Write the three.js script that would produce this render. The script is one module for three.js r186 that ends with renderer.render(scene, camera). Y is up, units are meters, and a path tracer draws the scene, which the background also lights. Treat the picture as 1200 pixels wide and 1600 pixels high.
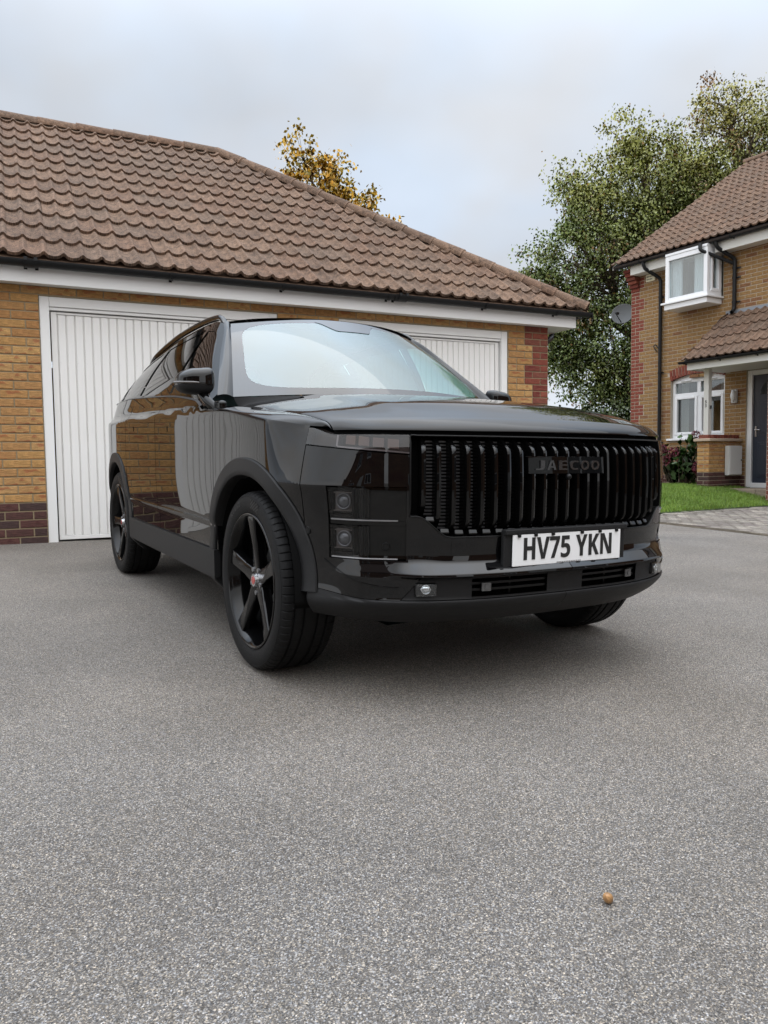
import * as THREE from 'three';
import { mergeGeometries, toCreasedNormals } from 'three/addons/utils/BufferGeometryUtils.js';
import { RoundedBoxGeometry } from 'three/addons/geometries/RoundedBoxGeometry.js';
import { FontLoader } from 'three/addons/loaders/FontLoader.js';
import { TextGeometry } from 'three/addons/geometries/TextGeometry.js';
import { ImprovedNoise } from 'three/addons/math/ImprovedNoise.js';

// ---------------------------------------------------------------- camera, sky, sun, exposure
const scene = new THREE.Scene();
const camera = new THREE.PerspectiveCamera(2 * Math.atan(800 / 1180) * 180 / Math.PI, 768 / 1024, 0.05, 600);
camera.position.set(0, 0.883, 0);
camera.rotation.set(-Math.atan(0.065), 0, -0.0129);
const renderer = new THREE.WebGLRenderer({ antialias: true });
renderer.toneMapping = THREE.LinearToneMapping;
renderer.toneMappingExposure = 2.4;
renderer.shadowMap.enabled = true;

const noise = new ImprovedNoise();
const fbm = (x, y, z, o = 4) => { let s = 0, a = 0.5, t = 0; for (let i = 0; i < o; i++) { s += a * noise.noise(x, y, z); t += a; x *= 2.03; y *= 2.03; z *= 2.03; a *= 0.5; } return s / t; };
const clamp = (v, a = 0, b = 1) => Math.min(b, Math.max(a, v));
const lerp = (a, b, t) => a + (b - a) * t;
const sstep = (a, b, x) => { const t = clamp((x - a) / (b - a)); return t * t * (3 - 2 * t); };
function rng(seed) { let a = seed >>> 0; return () => { a = (a + 0x6D2B79F5) | 0; let t = Math.imul(a ^ (a >>> 15), 1 | a); t = (t + Math.imul(t ^ (t >>> 7), 61 | t)) ^ t; return ((t ^ (t >>> 14)) >>> 0) / 4294967296; }; }
const V = (x, y, z) => new THREE.Vector3(x, y, z);

{ // an even overcast: soft cloud structure, brighter towards the zenith as such skies are
  const w = 1024, h = 512, d = new Float32Array(w * h * 4);
  for (let j = 0; j < h; j++) {
    const e = ((j + 0.5) / h - 0.5) * Math.PI, y = Math.sin(e), c = Math.cos(e);
    for (let i = 0; i < w; i++) {
      const a = ((i + 0.5) / w - 0.5) * 2 * Math.PI, x = c * Math.cos(a), z = c * Math.sin(a);
      const k = 1 / (Math.max(y, 0) + 0.35);
      const n = fbm(x * k * 0.9 + 3.1, y * 0.7 + 7.3, z * k * 0.9 + 1.7, 5);
      const n2 = fbm(x * k * 2.6 + 9.1, 4.4, z * k * 2.6 + 5.2, 5);
      const L = (0.335 + 1.0 * sstep(0.40, 1.0, y)) * (1 + 0.42 * n + 0.22 * n2);
      const blue = clamp(0.45 + 1.6 * n2 - 1.3 * n);
      const p = (j * w + i) * 4;
      d[p] = L * lerp(0.965, 0.86, blue); d[p + 1] = L * lerp(0.995, 0.98, blue); d[p + 2] = L * lerp(1.05, 1.15, blue); d[p + 3] = 1;
    }
  }
  const t = new THREE.DataTexture(d, w, h, THREE.RGBAFormat, THREE.FloatType);
  t.mapping = THREE.EquirectangularReflectionMapping; t.magFilter = THREE.LinearFilter; t.minFilter = THREE.LinearFilter; t.needsUpdate = true;
  scene.background = t; scene.environment = t; scene.backgroundIntensity = 1; scene.environmentIntensity = 1;
}
const sun = new THREE.DirectionalLight(0xfff8ee, 0.9);
sun.position.set(-4, 16, 17); sun.target.position.set(0, 0, -5);
sun.castShadow = true; sun.shadow.radius = 320; sun.shadow.mapSize.set(2048, 2048);
Object.assign(sun.shadow.camera, { left: -25, right: 25, top: 25, bottom: -25, near: 1, far: 80 });
scene.add(sun, sun.target);

// ---------------------------------------------------------------- helpers
const used = new Map();
function numbered(n) { const k = used.get(n) || 0; used.set(n, k + 1); return k ? n + '_' + String(k).padStart(3, '0') : n; }
function part(name, geo, mat, parent) {
  const m = new THREE.Mesh(geo, mat); m.name = name; m.castShadow = m.receiveShadow = true; parent.add(m); return m;
}
function thing(name, label, category, group) {
  const o = new THREE.Group(); o.name = numbered(name); o.userData = { label, category }; if (group) o.userData.group = group; scene.add(o); return o;
}
function single(name, geo, mat, label, category, group) {
  const m = part(numbered(name), geo, mat, scene); m.userData = { label, category }; if (group) m.userData.group = group; return m;
}
function setting(name, geo, mat) { const m = part(numbered(name), geo, mat, scene); m.userData = { kind: 'structure', label: undefined }; delete m.userData.label; return m; }
const clean = g => { const q = g.index ? g.toNonIndexed() : g; for (const k of Object.keys(q.attributes)) if (!['position', 'normal', 'uv', 'color'].includes(k)) q.deleteAttribute(k); return q; };
function merge(list) {
  list = list.map(clean);
  const anyC = list.some(g => g.attributes.color);
  for (const g of list) {
    const n = g.attributes.position.count;
    if (!g.attributes.uv) g.setAttribute('uv', new THREE.BufferAttribute(new Float32Array(n * 2), 2));
    if (!g.attributes.normal) g.computeVertexNormals();
    if (anyC && !g.attributes.color) g.setAttribute('color', new THREE.BufferAttribute(new Float32Array(n * 3).fill(1), 3));
  }
  return mergeGeometries(list);
}
function box(w, h, d, x = 0, y = 0, z = 0, r = 0) {
  const g = r ? new RoundedBoxGeometry(w, h, d, 2, Math.min(r, w / 2.01, h / 2.01, d / 2.01)) : new THREE.BoxGeometry(w, h, d);
  g.translate(x, y, z); return g;
}
// box between two corners
const bx = (x0, x1, y0, y1, z0, z1, r = 0) => box(x1 - x0, y1 - y0, z1 - z0, (x0 + x1) / 2, (y0 + y1) / 2, (z0 + z1) / 2, r);
function tube(pts, r, seg = 24, rad = 8, closed = false) { return new THREE.TubeGeometry(new THREE.CatmullRomCurve3(pts, closed, 'centripetal'), seg, r, rad, closed); }
function poly(pts, r, rad = 10) { // pipe along straight runs with short bends
  const c = new THREE.CurvePath();
  for (let i = 0; i + 1 < pts.length; i++) {
    const a = pts[i].clone(), b = pts[i + 1].clone(), d = b.clone().sub(a).normalize(), k = r * 1.6;
    if (i > 0) a.addScaledVector(d, k); if (i + 2 < pts.length) b.addScaledVector(d, -k);
    c.add(new THREE.LineCurve3(a, b));
    if (i + 2 < pts.length) { const d2 = pts[i + 2].clone().sub(pts[i + 1]).normalize(); c.add(new THREE.QuadraticBezierCurve3(b, pts[i + 1].clone(), pts[i + 1].clone().addScaledVector(d2, k))); }
  }
  return new THREE.TubeGeometry(c, pts.length * 14, r, rad, false);
}
// smooth grid from fn(a,b) -> Vector3; normals from the surface itself; flip turns them; rim adds a turned-in edge
function sheet(fn, nu, nv, flip = false, rim = 0, uvs = null) {
  const P = [], N = [], U = [], I = [], e = 1e-3;
  const nor = (a, b) => {
    const a0 = Math.max(0, a - e), a1 = Math.min(1, a + e), b0 = Math.max(0, b - e), b1 = Math.min(1, b + e);
    const du = fn(a1, b).sub(fn(a0, b)), dv = fn(a, b1).sub(fn(a, b0));
    const n = du.cross(dv); if (n.lengthSq() < 1e-20) n.set(0, 1, 0); n.normalize(); return flip ? n.negate() : n;
  };
  for (let j = 0; j <= nv; j++) for (let i = 0; i <= nu; i++) {
    const p = fn(i / nu, j / nv), n = nor(clamp(i / nu, 0.002, 0.998), clamp(j / nv, 0.002, 0.998));
    P.push(p.x, p.y, p.z); N.push(n.x, n.y, n.z); U.push(...(uvs ? uvs(i / nu, j / nv, p) : [i / nu, j / nv]));
  }
  const tri = (a, b, c) => flip ? I.push(a, c, b) : I.push(a, b, c);
  for (let j = 0; j < nv; j++) for (let i = 0; i < nu; i++) { const k = j * (nu + 1) + i; tri(k, k + 1, k + nu + 2); tri(k, k + nu + 2, k + nu + 1); }
  if (rim) {
    const ring = []; for (let i = 0; i < nu; i++) ring.push(i); for (let j = 0; j < nv; j++) ring.push(j * (nu + 1) + nu);
    for (let i = nu; i > 0; i--) ring.push(nv * (nu + 1) + i); for (let j = nv; j > 0; j--) ring.push(j * (nu + 1));
    const L = ring.length, q = i => V(P[3 * i], P[3 * i + 1], P[3 * i + 2]), m = i => V(N[3 * i], N[3 * i + 1], N[3 * i + 2]);
    for (let i = 0; i < L; i++) {
      const a = ring[i], b = ring[(i + 1) % L], pa = q(a), pb = q(b), qa = pa.clone().addScaledVector(m(a), -rim), qb = pb.clone().addScaledVector(m(b), -rim);
      const n = pb.clone().sub(pa).cross(m(a)).normalize(); if (flip) n.negate(); const k = P.length / 3;
      for (const v of [pa, pb, qb, qa]) { P.push(v.x, v.y, v.z); N.push(n.x, n.y, n.z); U.push(0, 0); }
      tri(k, k + 2, k + 1); tri(k, k + 3, k + 2);
    }
  }
  const g = new THREE.BufferGeometry();
  g.setAttribute('position', new THREE.Float32BufferAttribute(P, 3)); g.setAttribute('normal', new THREE.Float32BufferAttribute(N, 3)); g.setAttribute('uv', new THREE.Float32BufferAttribute(U, 2)); g.setIndex(I);
  return g;
}
// curve through [x, y] points, monotone cubic
function spline(pts) {
  const n = pts.length, d = [], m = [];
  for (let i = 0; i < n - 1; i++) d.push((pts[i + 1][1] - pts[i][1]) / (pts[i + 1][0] - pts[i][0]));
  m[0] = d[0]; m[n - 1] = d[n - 2];
  for (let i = 1; i < n - 1; i++) m[i] = d[i - 1] * d[i] <= 0 ? 0 : 2 * d[i - 1] * d[i] / (d[i - 1] + d[i]);
  return x => {
    if (x <= pts[0][0]) return pts[0][1]; if (x >= pts[n - 1][0]) return pts[n - 1][1];
    let i = 0; while (x > pts[i + 1][0]) i++;
    const h = pts[i + 1][0] - pts[i][0], t = (x - pts[i][0]) / h, t2 = t * t, t3 = t2 * t;
    return (2 * t3 - 3 * t2 + 1) * pts[i][1] + (t3 - 2 * t2 + t) * h * m[i] + (-2 * t3 + 3 * t2) * pts[i + 1][1] + (t3 - t2) * h * m[i + 1];
  };
}
const font = await new FontLoader().loadAsync('fonts/droid/droid_sans_bold.typeface.json');
function text(str, w, h, depth, bold = 0) { // lettering centred on the origin, fitted into w x h
  const g = new TextGeometry(str, { font, size: 1, depth: 1, curveSegments: 5, bevelEnabled: bold > 0, bevelSize: bold, bevelThickness: 0.01, bevelSegments: 1 });
  g.computeBoundingBox(); const b = g.boundingBox; g.translate(-(b.min.x + b.max.x) / 2, -(b.min.y + b.max.y) / 2, 0);
  g.scale(w / (b.max.x - b.min.x), h / (b.max.y - b.min.y), depth); return g;
}
// textures: value(x, y) over a repeating square -> rgb (sRGB 0..1) or height
function dataTex(n, fn, srgb = true, m = n) {
  const d = new Uint8Array(n * m * 4);
  for (let j = 0; j < m; j++) for (let i = 0; i < n; i++) { const c = fn(i, j), p = (j * n + i) * 4; for (let k = 0; k < 3; k++) d[p + k] = clamp(c[k]) * 255; d[p + 3] = 255; }
  const t = new THREE.DataTexture(d, n, m, THREE.RGBAFormat); t.wrapS = t.wrapT = THREE.RepeatWrapping; t.magFilter = THREE.LinearFilter; t.minFilter = THREE.LinearMipmapLinearFilter; t.generateMipmaps = true;
  if (srgb) t.colorSpace = THREE.SRGBColorSpace; t.needsUpdate = true; return t;
}
function tileable(n, cells, seed) { // smooth value noise that repeats
  const r = rng(seed), g = new Float32Array(cells * cells).map(() => r());
  return (i, j) => { const x = i / n * cells, y = j / n * cells, x0 = Math.floor(x), y0 = Math.floor(y), fx = x - x0, fy = y - y0, sx = fx * fx * (3 - 2 * fx), sy = fy * fy * (3 - 2 * fy), a = x0 % cells, b = (x0 + 1) % cells, c = y0 % cells, d = (y0 + 1) % cells;
    return lerp(lerp(g[c * cells + a], g[c * cells + b], sx), lerp(g[d * cells + a], g[d * cells + b], sx), sy); };
}
const std = o => new THREE.MeshStandardMaterial(o), phys = o => new THREE.MeshPhysicalMaterial(o);
const rgb = (r, g, b) => new THREE.Color().setRGB(r, g, b);

// ---------------------------------------------------------------- ground
const far_ = v => v / Math.pow(1 + Math.pow(Math.abs(v) / 45, 4), 0.25);
const lawnD = (x, z) => (x - 4.13) * -0.587 + (z + 10.94) * -0.81;   // metres beyond the lawn's front edge
const gy = (x, z) => -0.0229 * far_(x) - 0.0161 * far_(z) + 0.235 * sstep(-0.3, 1.6, lawnD(x, z)) * sstep(2.6, 3.6, x);
let asphaltMat;
{
  const n = 2048, r = rng(11), val = new Float32Array(n * n).fill(0.40), hgt = new Float32Array(n * n), tint = new Float32Array(n * n);
  const stone = (rad, lo, hi) => {
    const cx = r() * n, cy = r() * n, v = lerp(lo, hi, r() * r()), ex = 0.7 + r() * 0.6, an = r() * 3.14, ca = Math.cos(an), sa = Math.sin(an), R = Math.ceil(rad * 1.4), tv = (r() - 0.5);
    for (let y = -R; y <= R; y++) for (let x = -R; x <= R; x++) {
      const u = (x * ca + y * sa) / ex, w = (-x * sa + y * ca) * ex, q = (u * u + w * w) / (rad * rad);
      if (q < 1) { const p = ((cy + y + n) | 0) % n * n + ((cx + x + n) | 0) % n, hh = Math.sqrt(1 - q); if (hh > hgt[p] * 0.75) { val[p] = v * (0.94 + 0.12 * r()); hgt[p] = hh; tint[p] = tv; } }
    }
  };
  for (let i = 0; i < 240000; i++) stone(1.0 + r() * 1.9, 0.46, 0.84);
  for (let i = 0; i < 90000; i++) stone(1.3 + r() * 1.9, 0.54, 0.90);
  for (let i = 0; i < 40000; i++) stone(1.4 + r() * 2.0, 0.30, 0.44);
  const map = dataTex(n, (i, j) => { const p = j * n + i, v = val[p], t = tint[p]; return [v * (1.0 + 0.09 * t), v * (0.957 + 0.01 * t), v * (0.905 - 0.11 * t)]; });
  const bump = dataTex(n, (i, j) => { const h = hgt[j * n + i]; return [h, h, h]; }, false);
  asphaltMat = std({ map, bumpMap: bump, bumpScale: 0.003, roughness: 0.93, vertexColors: true });
  const axis = []; for (let i = -110; i <= 110; i++) { const t = i / 110; axis.push(Math.sign(t) * (Math.abs(t) * 9 + 2.5 * Math.pow(Math.abs(t), 4) * 12 + 160 * Math.pow(Math.abs(t), 14))); }
  const m = axis.length, P = [], U = [], C = [], I = [];
  for (const dz of axis) for (const dx of axis) {
    const x = dx, z = dz - 6; P.push(x, gy(x, z), z); U.push(x / 1.45 + 0.06 * Math.sin(z * 0.7), z / 1.45 + 0.05 * Math.sin(x * 0.9));
    // patches of paler and darker, warmer and cooler aggregate: plain noise over the whole drive
    const a = fbm(x * 0.35, 1.3, z * 0.35, 3), b = fbm(x * 1.6 + 4, 8.1, z * 1.6, 3), v = 0.84 * (1 + 0.26 * a + 0.30 * b), w = fbm(x * 0.6 + 31, 5.5, z * 0.6, 3); C.push(v * (1 + 0.05 * w), v, v * (1 - 0.07 * w));
  }
  for (let j = 0; j < m - 1; j++) for (let i = 0; i < m - 1; i++) { const k = j * m + i; I.push(k, k + m, k + 1, k + 1, k + m, k + m + 1); }
  const g = new THREE.BufferGeometry(); g.setAttribute('position', new THREE.Float32BufferAttribute(P, 3)); g.setAttribute('uv', new THREE.Float32BufferAttribute(U, 2)); g.setAttribute('color', new THREE.Float32BufferAttribute(C, 3)); g.setIndex(I); g.computeVertexNormals();
  setting('driveway_ground', g, asphaltMat);
}
// block paving beside the lawn: every paver a piece of its own
{
  const r = rng(21), org = V(3.54, 0, -9.36), e1 = V(0.453, 0, 0.891), e2 = V(0.891, 0, -0.453);
  const grain = dataTex(256, (() => { const a = tileable(256, 64, 3), b = tileable(256, 128, 4), c = tileable(256, 9, 5); return (i, j) => { const v = 0.62 + 0.25 * (a(i, j) - 0.5) + 0.3 * (b(i, j) - 0.5) + 0.2 * (c(i, j) - 0.5); return [v, v * 0.97, v * 0.93]; }; })());
  const mats = [0.34, 0.40, 0.46, 0.53, 0.72].map((v, i) => std({ map: grain, color: rgb(v * 1.02, v * (i === 1 ? 0.93 : 0.98), v * 0.92), roughness: 0.92 }));
  const pave = setting('block_paving', (() => {   // the bed of the paving, just above the asphalt
    return sheet((a, b) => { const p = org.clone().addScaledVector(e1, lerp(-3.2, 4, b)).addScaledVector(e2, lerp(0.05, 5.2, a)); let x = p.x, z = p.z; const d = lawnD(x, z) - 0.02; if (d > 0) { x += 0.587 * d; z += 0.81 * d; } return V(x, gy(x, z) + 0.006, z); }, 40, 60, true);
  })(), std({ color: rgb(0.16, 0.15, 0.13), roughness: 1 }));
  const g = box(0.094, 0.03, 0.194, 0, 0, 0, 0.006), far = [], list = [], q = new THREE.Quaternion().setFromRotationMatrix(new THREE.Matrix4().makeBasis(e2, V(0, 1, 0), e2.clone().cross(V(0, 1, 0))));
  for (let i = 0; i < 50; i++) for (let j = -16; j < 20; j++) {
    const p = org.clone().addScaledVector(e2, 0.11 + i * 0.1).addScaledVector(e1, j * 0.2 + (i % 2) * 0.1);
    if (lawnD(p.x, p.z) > -0.09) continue;
    p.y = gy(p.x, p.z) + 0.006 + r() * 0.004; list.push(p);
  }
  const inView = p => Math.abs(p.x / -p.z) < 0.53 && p.x / -p.z > 0.36;
  list.sort((a, b) => (inView(b) - inView(a)) || a.length() - b.length());
  list.forEach((p, k) => {
    const tilt = q.clone().multiply(new THREE.Quaternion().setFromEuler(new THREE.Euler((r() - 0.5) * 0.02, (r() - 0.5) * 0.03, (r() - 0.5) * 0.03)));
    if (k < 280) { const m = part('paver', g, mats[r() < 0.12 ? 4 : Math.floor(r() * 4)], pave); m.position.copy(p); m.quaternion.copy(tilt); }
    else { const c = g.clone(); c.applyMatrix4(new THREE.Matrix4().compose(p, tilt, V(1, 1, 1))); far.push(c); }
  });
  if (far.length) { const m = part('paver_field', merge(far), mats[1], pave); m.userData.kind = 'stuff'; }
  const kerb = sheet((a, b) => { const p = org.clone().addScaledVector(e1, lerp(-3.2, 4, a)), t = b * 4, w = [0, 0, 0.05, 0.05, 0.05][Math.round(t)], h = [-0.02, 0.022, 0.022, 0, 0][Math.round(t)]; p.addScaledVector(e2, w); return V(p.x, gy(p.x, p.z) + h, p.z); }, 40, 3, false);
  kerb.computeVertexNormals();
  setting('paving_kerb', toCreasedNormals(kerb, 0.5), std({ map: grain, color: rgb(0.62, 0.58, 0.5), roughness: 0.9 }));
}
// lawn: soil sheet and blades of grass
{
  const r = rng(31), inLawn = (x, z) => lawnD(x, z) > 0;
  const A = V(4.13, 0, -10.94), t = V(0.81, 0, -0.587), n = V(-0.587, 0, -0.81);
  const at = (a, b) => { const p = A.clone().addScaledVector(t, a).addScaledVector(n, b); p.y = gy(p.x, p.z); return p; };
  // far edge of the lawn: the path in front of the house
  setting('lawn', sheet((a, b) => { const p = at(lerp(-1.6, 9, a), lerp(0, lawnDepth(lerp(-1.6, 9, a)), b)); p.y += 0.03 * Math.min(1, b * 12); return p; }, 60, 20, false), std({ color: rgb(0.05, 0.075, 0.018), roughness: 1 }));
  function lawnDepth(a) { return clamp(2.35 - 0.0 * a, 0.6, 3); }
  const blade = new THREE.BufferGeometry();
  blade.setAttribute('position', new THREE.Float32BufferAttribute([-0.003, 0, 0, 0.003, 0, 0, 0.0022, 0.035, 0.008, -0.0022, 0.035, 0.008, 0, 0.062, 0.026], 3));
  blade.setIndex([0, 1, 2, 0, 2, 3, 3, 2, 4]); blade.computeVertexNormals();
  const N = 60000, im = new THREE.InstancedMesh(blade, phys({ color: 0xffffff, roughness: 0.8, transmission: 0.3, thickness: 0 }), N), M = new THREE.Matrix4(), c = new THREE.Color();
  for (let i = 0; i < N; i++) {
    const a = lerp(-0.6, 6.2, r()), p = at(a, r() * lawnDepth(a) - 0.01 + (r() - 0.5) * 0.05), s = 0.6 + 0.9 * r() * (0.7 + 0.5 * fbm(p.x * 2, 0, p.z * 2, 2));
    M.compose(p.setY(p.y + 0.025), new THREE.Quaternion().setFromEuler(new THREE.Euler((r() - 0.5) * 0.7, r() * 6.28, (r() - 0.5) * 0.7)), V(1.5, s, s)); im.setMatrixAt(i, M);
    const k = 0.75 + 0.5 * r() + 0.4 * fbm(p.x * 1.4, 3, p.z * 1.4, 3), y = r(); im.setColorAt(i, c.setRGB((0.14 + 0.08 * y) * k, (0.27 + 0.04 * y) * k, 0.034 * k));
  }
  im.name = 'grass_blades'; im.userData = { label: 'short bright green grass in front of the brick house', category: 'grass', kind: 'stuff' }; im.castShadow = im.receiveShadow = true; scene.add(im);
}
// concrete path along the foot of the house
{
  const g = dataTex(256, (() => { const a = tileable(256, 90, 8), c = tileable(256, 7, 9); return (i, j) => { const v = 0.55 + 0.2 * (a(i, j) - 0.5) + 0.2 * (c(i, j) - 0.5); return [v, v * 0.98, v * 0.95]; }; })());
  const A = V(4.13, 0, -10.94), t = V(0.81, 0, -0.587), n = V(-0.587, 0, -0.81);
  setting('house_path', sheet((a, b) => { const p = A.clone().addScaledVector(t, lerp(-1.6, 9, a)).addScaledVector(n, lerp(2.33, 4.6, b)); return V(p.x, gy(p.x, p.z) + 0.012, p.z); }, 40, 8, false, 0, (a, b) => [a * 5, b * 2]), std({ map: g, color: 0xb9b4aa, roughness: 0.95 }));
}

// ---------------------------------------------------------------- brick, tile and other building materials
const brickTex = [0, 1, 2].map(k => { const a = tileable(256, 14, 41 + k), b = tileable(256, 70, 51 + k), c = tileable(256, 130, 61 + k), s = tileable(256, 5, 71 + k);
  const f = (i, j) => { const st = a(i * 0.5 | 0, (j * 2.0) % 256) - 0.5, gr = (b(i, j) - 0.5) * 0.5 + (c(i, j) - 0.5) * 0.5; return [st, gr, s(i, j)]; };
  return { map: dataTex(256, (i, j) => { const [st, gr, s] = f(i, j), v = 0.86 + 0.16 * st + 0.26 * gr, d = sstep(0.66, 0.95, s + st * 0.5) * 0.26; return [v * (1 - d * 0.55), v * (1 - d), v * (1 - d * 0.9)]; }),
    bump: dataTex(256, (i, j) => { const [st, gr] = f(i, j); const v = 0.5 + 0.5 * st + 0.6 * gr; return [v, v, v]; }, false) }; });
const brickMat = (cols, n = 1) => cols.flatMap((c, i) => [0, 1, 2].slice(0, n).map(k => { const t = brickTex[(i + k) % 3]; return std({ map: t.map, bumpMap: t.bump, bumpScale: 0.004, color: rgb(...c), roughness: 0.92 }); }));
const buffMats = brickMat([[0.60, 0.335, 0.12], [0.57, 0.305, 0.11], [0.66, 0.39, 0.15], [0.53, 0.27, 0.10], [0.62, 0.36, 0.145], [0.56, 0.31, 0.12], [0.54, 0.29, 0.11]]);
const redMats = brickMat([[0.30, 0.075, 0.045], [0.25, 0.06, 0.04], [0.35, 0.10, 0.06], [0.27, 0.085, 0.055]]);
const darkMats = brickMat([[0.11, 0.048, 0.04], [0.09, 0.043, 0.037], [0.125, 0.05, 0.042], [0.08, 0.044, 0.04]]);
const mortarMat = std({ color: rgb(0.30, 0.24, 0.15), roughness: 1 }), mortarPale = std({ color: rgb(0.42, 0.36, 0.28), roughness: 1 });
// a brick: a box whose front arrises are chamfered; depth towards -z, face at z = 0
function brickGeo(w, h, d = 0.05, c = 0.004) {
  const x = w / 2, y = h / 2, F = [[-x + c, -y + c, 0], [x - c, -y + c, 0], [x - c, y - c, 0], [-x + c, y - c, 0]], B = [[-x, -y, -c], [x, -y, -c], [x, y, -c], [-x, y, -c]], K = B.map(p => [p[0], p[1], -d]);
  const P = [], U = [], quad = (a, b, e, f) => { for (const v of [a, b, e, a, e, f]) { P.push(...v); U.push((v[0] + x) / 0.24 + v[2], (v[1] + y) / 0.24 - v[2]); } };
  quad(...F); for (let i = 0; i < 4; i++) { const j = (i + 1) % 4; quad(B[i], B[j], F[j], F[i]); quad(K[i], K[j], B[j], B[i]); }
  const g = new THREE.BufferGeometry(); g.setAttribute('position', new THREE.Float32BufferAttribute(P, 3)); g.setAttribute('uv', new THREE.Float32BufferAttribute(U, 2)); g.computeVertexNormals(); return g;
}
const brickCache = new Map();
const brickOf = (w, h) => { const k = Math.round(w * 200) + '_' + Math.round(h * 1000); if (!brickCache.has(k)) brickCache.set(k, brickGeo(Math.round(w * 200) / 200, h)); return brickCache.get(k); };
// lay stretcher bond over x0..x1, y0..y1 minus holes; kind(x, row) picks the materials; calls put(cx, cy, w, h, mats)
function layBricks(x0, x1, y0, rows, L, c, holes, kind, put, splits = []) {
  for (let j = 0; j < rows; j++) {
    const ya = y0 + j * c, yb = ya + c; let spans = [[x0, x1]];
    for (const [ha, hb, hy0, hy1] of holes) if (yb > hy0 + 0.01 && ya < hy1 - 0.01) spans = spans.flatMap(([a, b]) => (hb <= a || ha >= b) ? [[a, b]] : [[a, ha], [hb, b]].filter(s => s[1] - s[0] > 0.03));
    for (const [a, b] of spans) {
      const cuts = new Set([a, b]); for (const s of splits) { const v = s(j); if (v > a && v < b) cuts.add(v); }
      const cs = [...cuts].sort((p, q) => p - q);
      for (let s = 0; s + 1 < cs.length; s++) {
        let x = cs[s + 1]; const stop = cs[s]; let first = (j % 2) ? L / 2 : L;
        while (x - stop > 0.02) { const w = Math.min(first, x - stop); first = L; put(x - w / 2, ya + c / 2, w - 0.012, c - 0.0115, kind(x - w / 2, j)); x -= w; }
      }
    }
  }
}
// interlocking double-roll roof tile: lies in x (width) and y (up the slope), rolls stand out along z
const TW = 0.32, ROLL = x => { const t = ((x / (TW / 2)) % 1 + 1) % 1; return t < 0.62 ? -0.012 * Math.sin(Math.PI * t / 0.62) : 0.026 * Math.pow(Math.sin(Math.PI * (t - 0.62) / 0.38), 1.25); };
const tileTex = dataTex(512, (() => { const a = tileable(512, 200, 81), b = tileable(512, 40, 82), c = tileable(512, 11, 83), s = tileable(512, 90, 84), s2 = tileable(512, 23, 85);
  return (i, j) => { let v = 0.74 + 0.62 * (a(i, j) - 0.5) + 0.22 * (b(i, j) - 0.5) + 0.22 * (c(i, j) - 0.5); const moss = sstep(0.78, 0.9, s(i, j) * 0.5 + s2(i, j) * 0.5 + 0.12 * (a(i, j) - 0.5)), pale = sstep(0.88, 0.94, s(i, j)) * 0.8; return [lerp(lerp(v, 0.34, moss * 0.6), 0.95, pale), lerp(lerp(v * 0.985, 0.36, moss * 0.6), 0.93, pale), lerp(lerp(v * 0.97, 0.26, moss * 0.6), 0.88, pale)]; }; })());
const tileBump = dataTex(256, (() => { const a = tileable(256, 110, 86); return (i, j) => { const v = a(i, j); return [v, v, v]; }; })(), false);
const tileMats = [[0.25, 0.160, 0.108], [0.215, 0.138, 0.095], [0.28, 0.180, 0.122], [0.235, 0.158, 0.112], [0.245, 0.150, 0.10]].map(c => std({ map: tileTex, bumpMap: tileBump, bumpScale: 0.003, color: rgb(...c), roughness: 0.95 }));
function tileGeo(w, len, th, uo, clip) {
  const n = 26, P = [], U = [], I = [], T = 0.03, ys = [0, 0.02, len], lift = y => (1 - y / len) * T;
  const pt = (x, y, z) => { if (clip) x = clip(x, y); P.push(x, y, z); U.push(x / 0.55 + uo[0], y / 0.55 + uo[1]); };
  for (const y of [0, len]) for (let i = 0; i <= n; i++) { const x = w * i / n; pt(x, y, ROLL(x) + lift(y)); }
  for (let i = 0; i < n; i++) I.push(i, i + 1, i + n + 2, i, i + n + 2, i + n + 1);
  const k = P.length / 3;
  for (const dz of [0, -th]) for (let i = 0; i <= n; i++) { const x = w * i / n; pt(x, 0, ROLL(x) * (dz ? 0.9 : 1) + lift(0) + dz); }
  for (let i = 0; i < n; i++) I.push(k + i, k + i + n + 2, k + i + 1, k + i, k + i + n + 1, k + i + n + 2);
  const g = new THREE.BufferGeometry(); g.setAttribute('position', new THREE.Float32BufferAttribute(P, 3)); g.setAttribute('uv', new THREE.Float32BufferAttribute(U, 2)); g.setIndex(I); g.computeVertexNormals(); return g;
}
const tileSet = [[0, 0], [0.31, 0.17], [0.62, 0.44], [0.13, 0.71], [0.47, 0.9], [0.83, 0.28], [0.2, 0.55], [0.7, 0.75]].map(u => tileGeo(TW, 0.40, 0.028, u));
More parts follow.
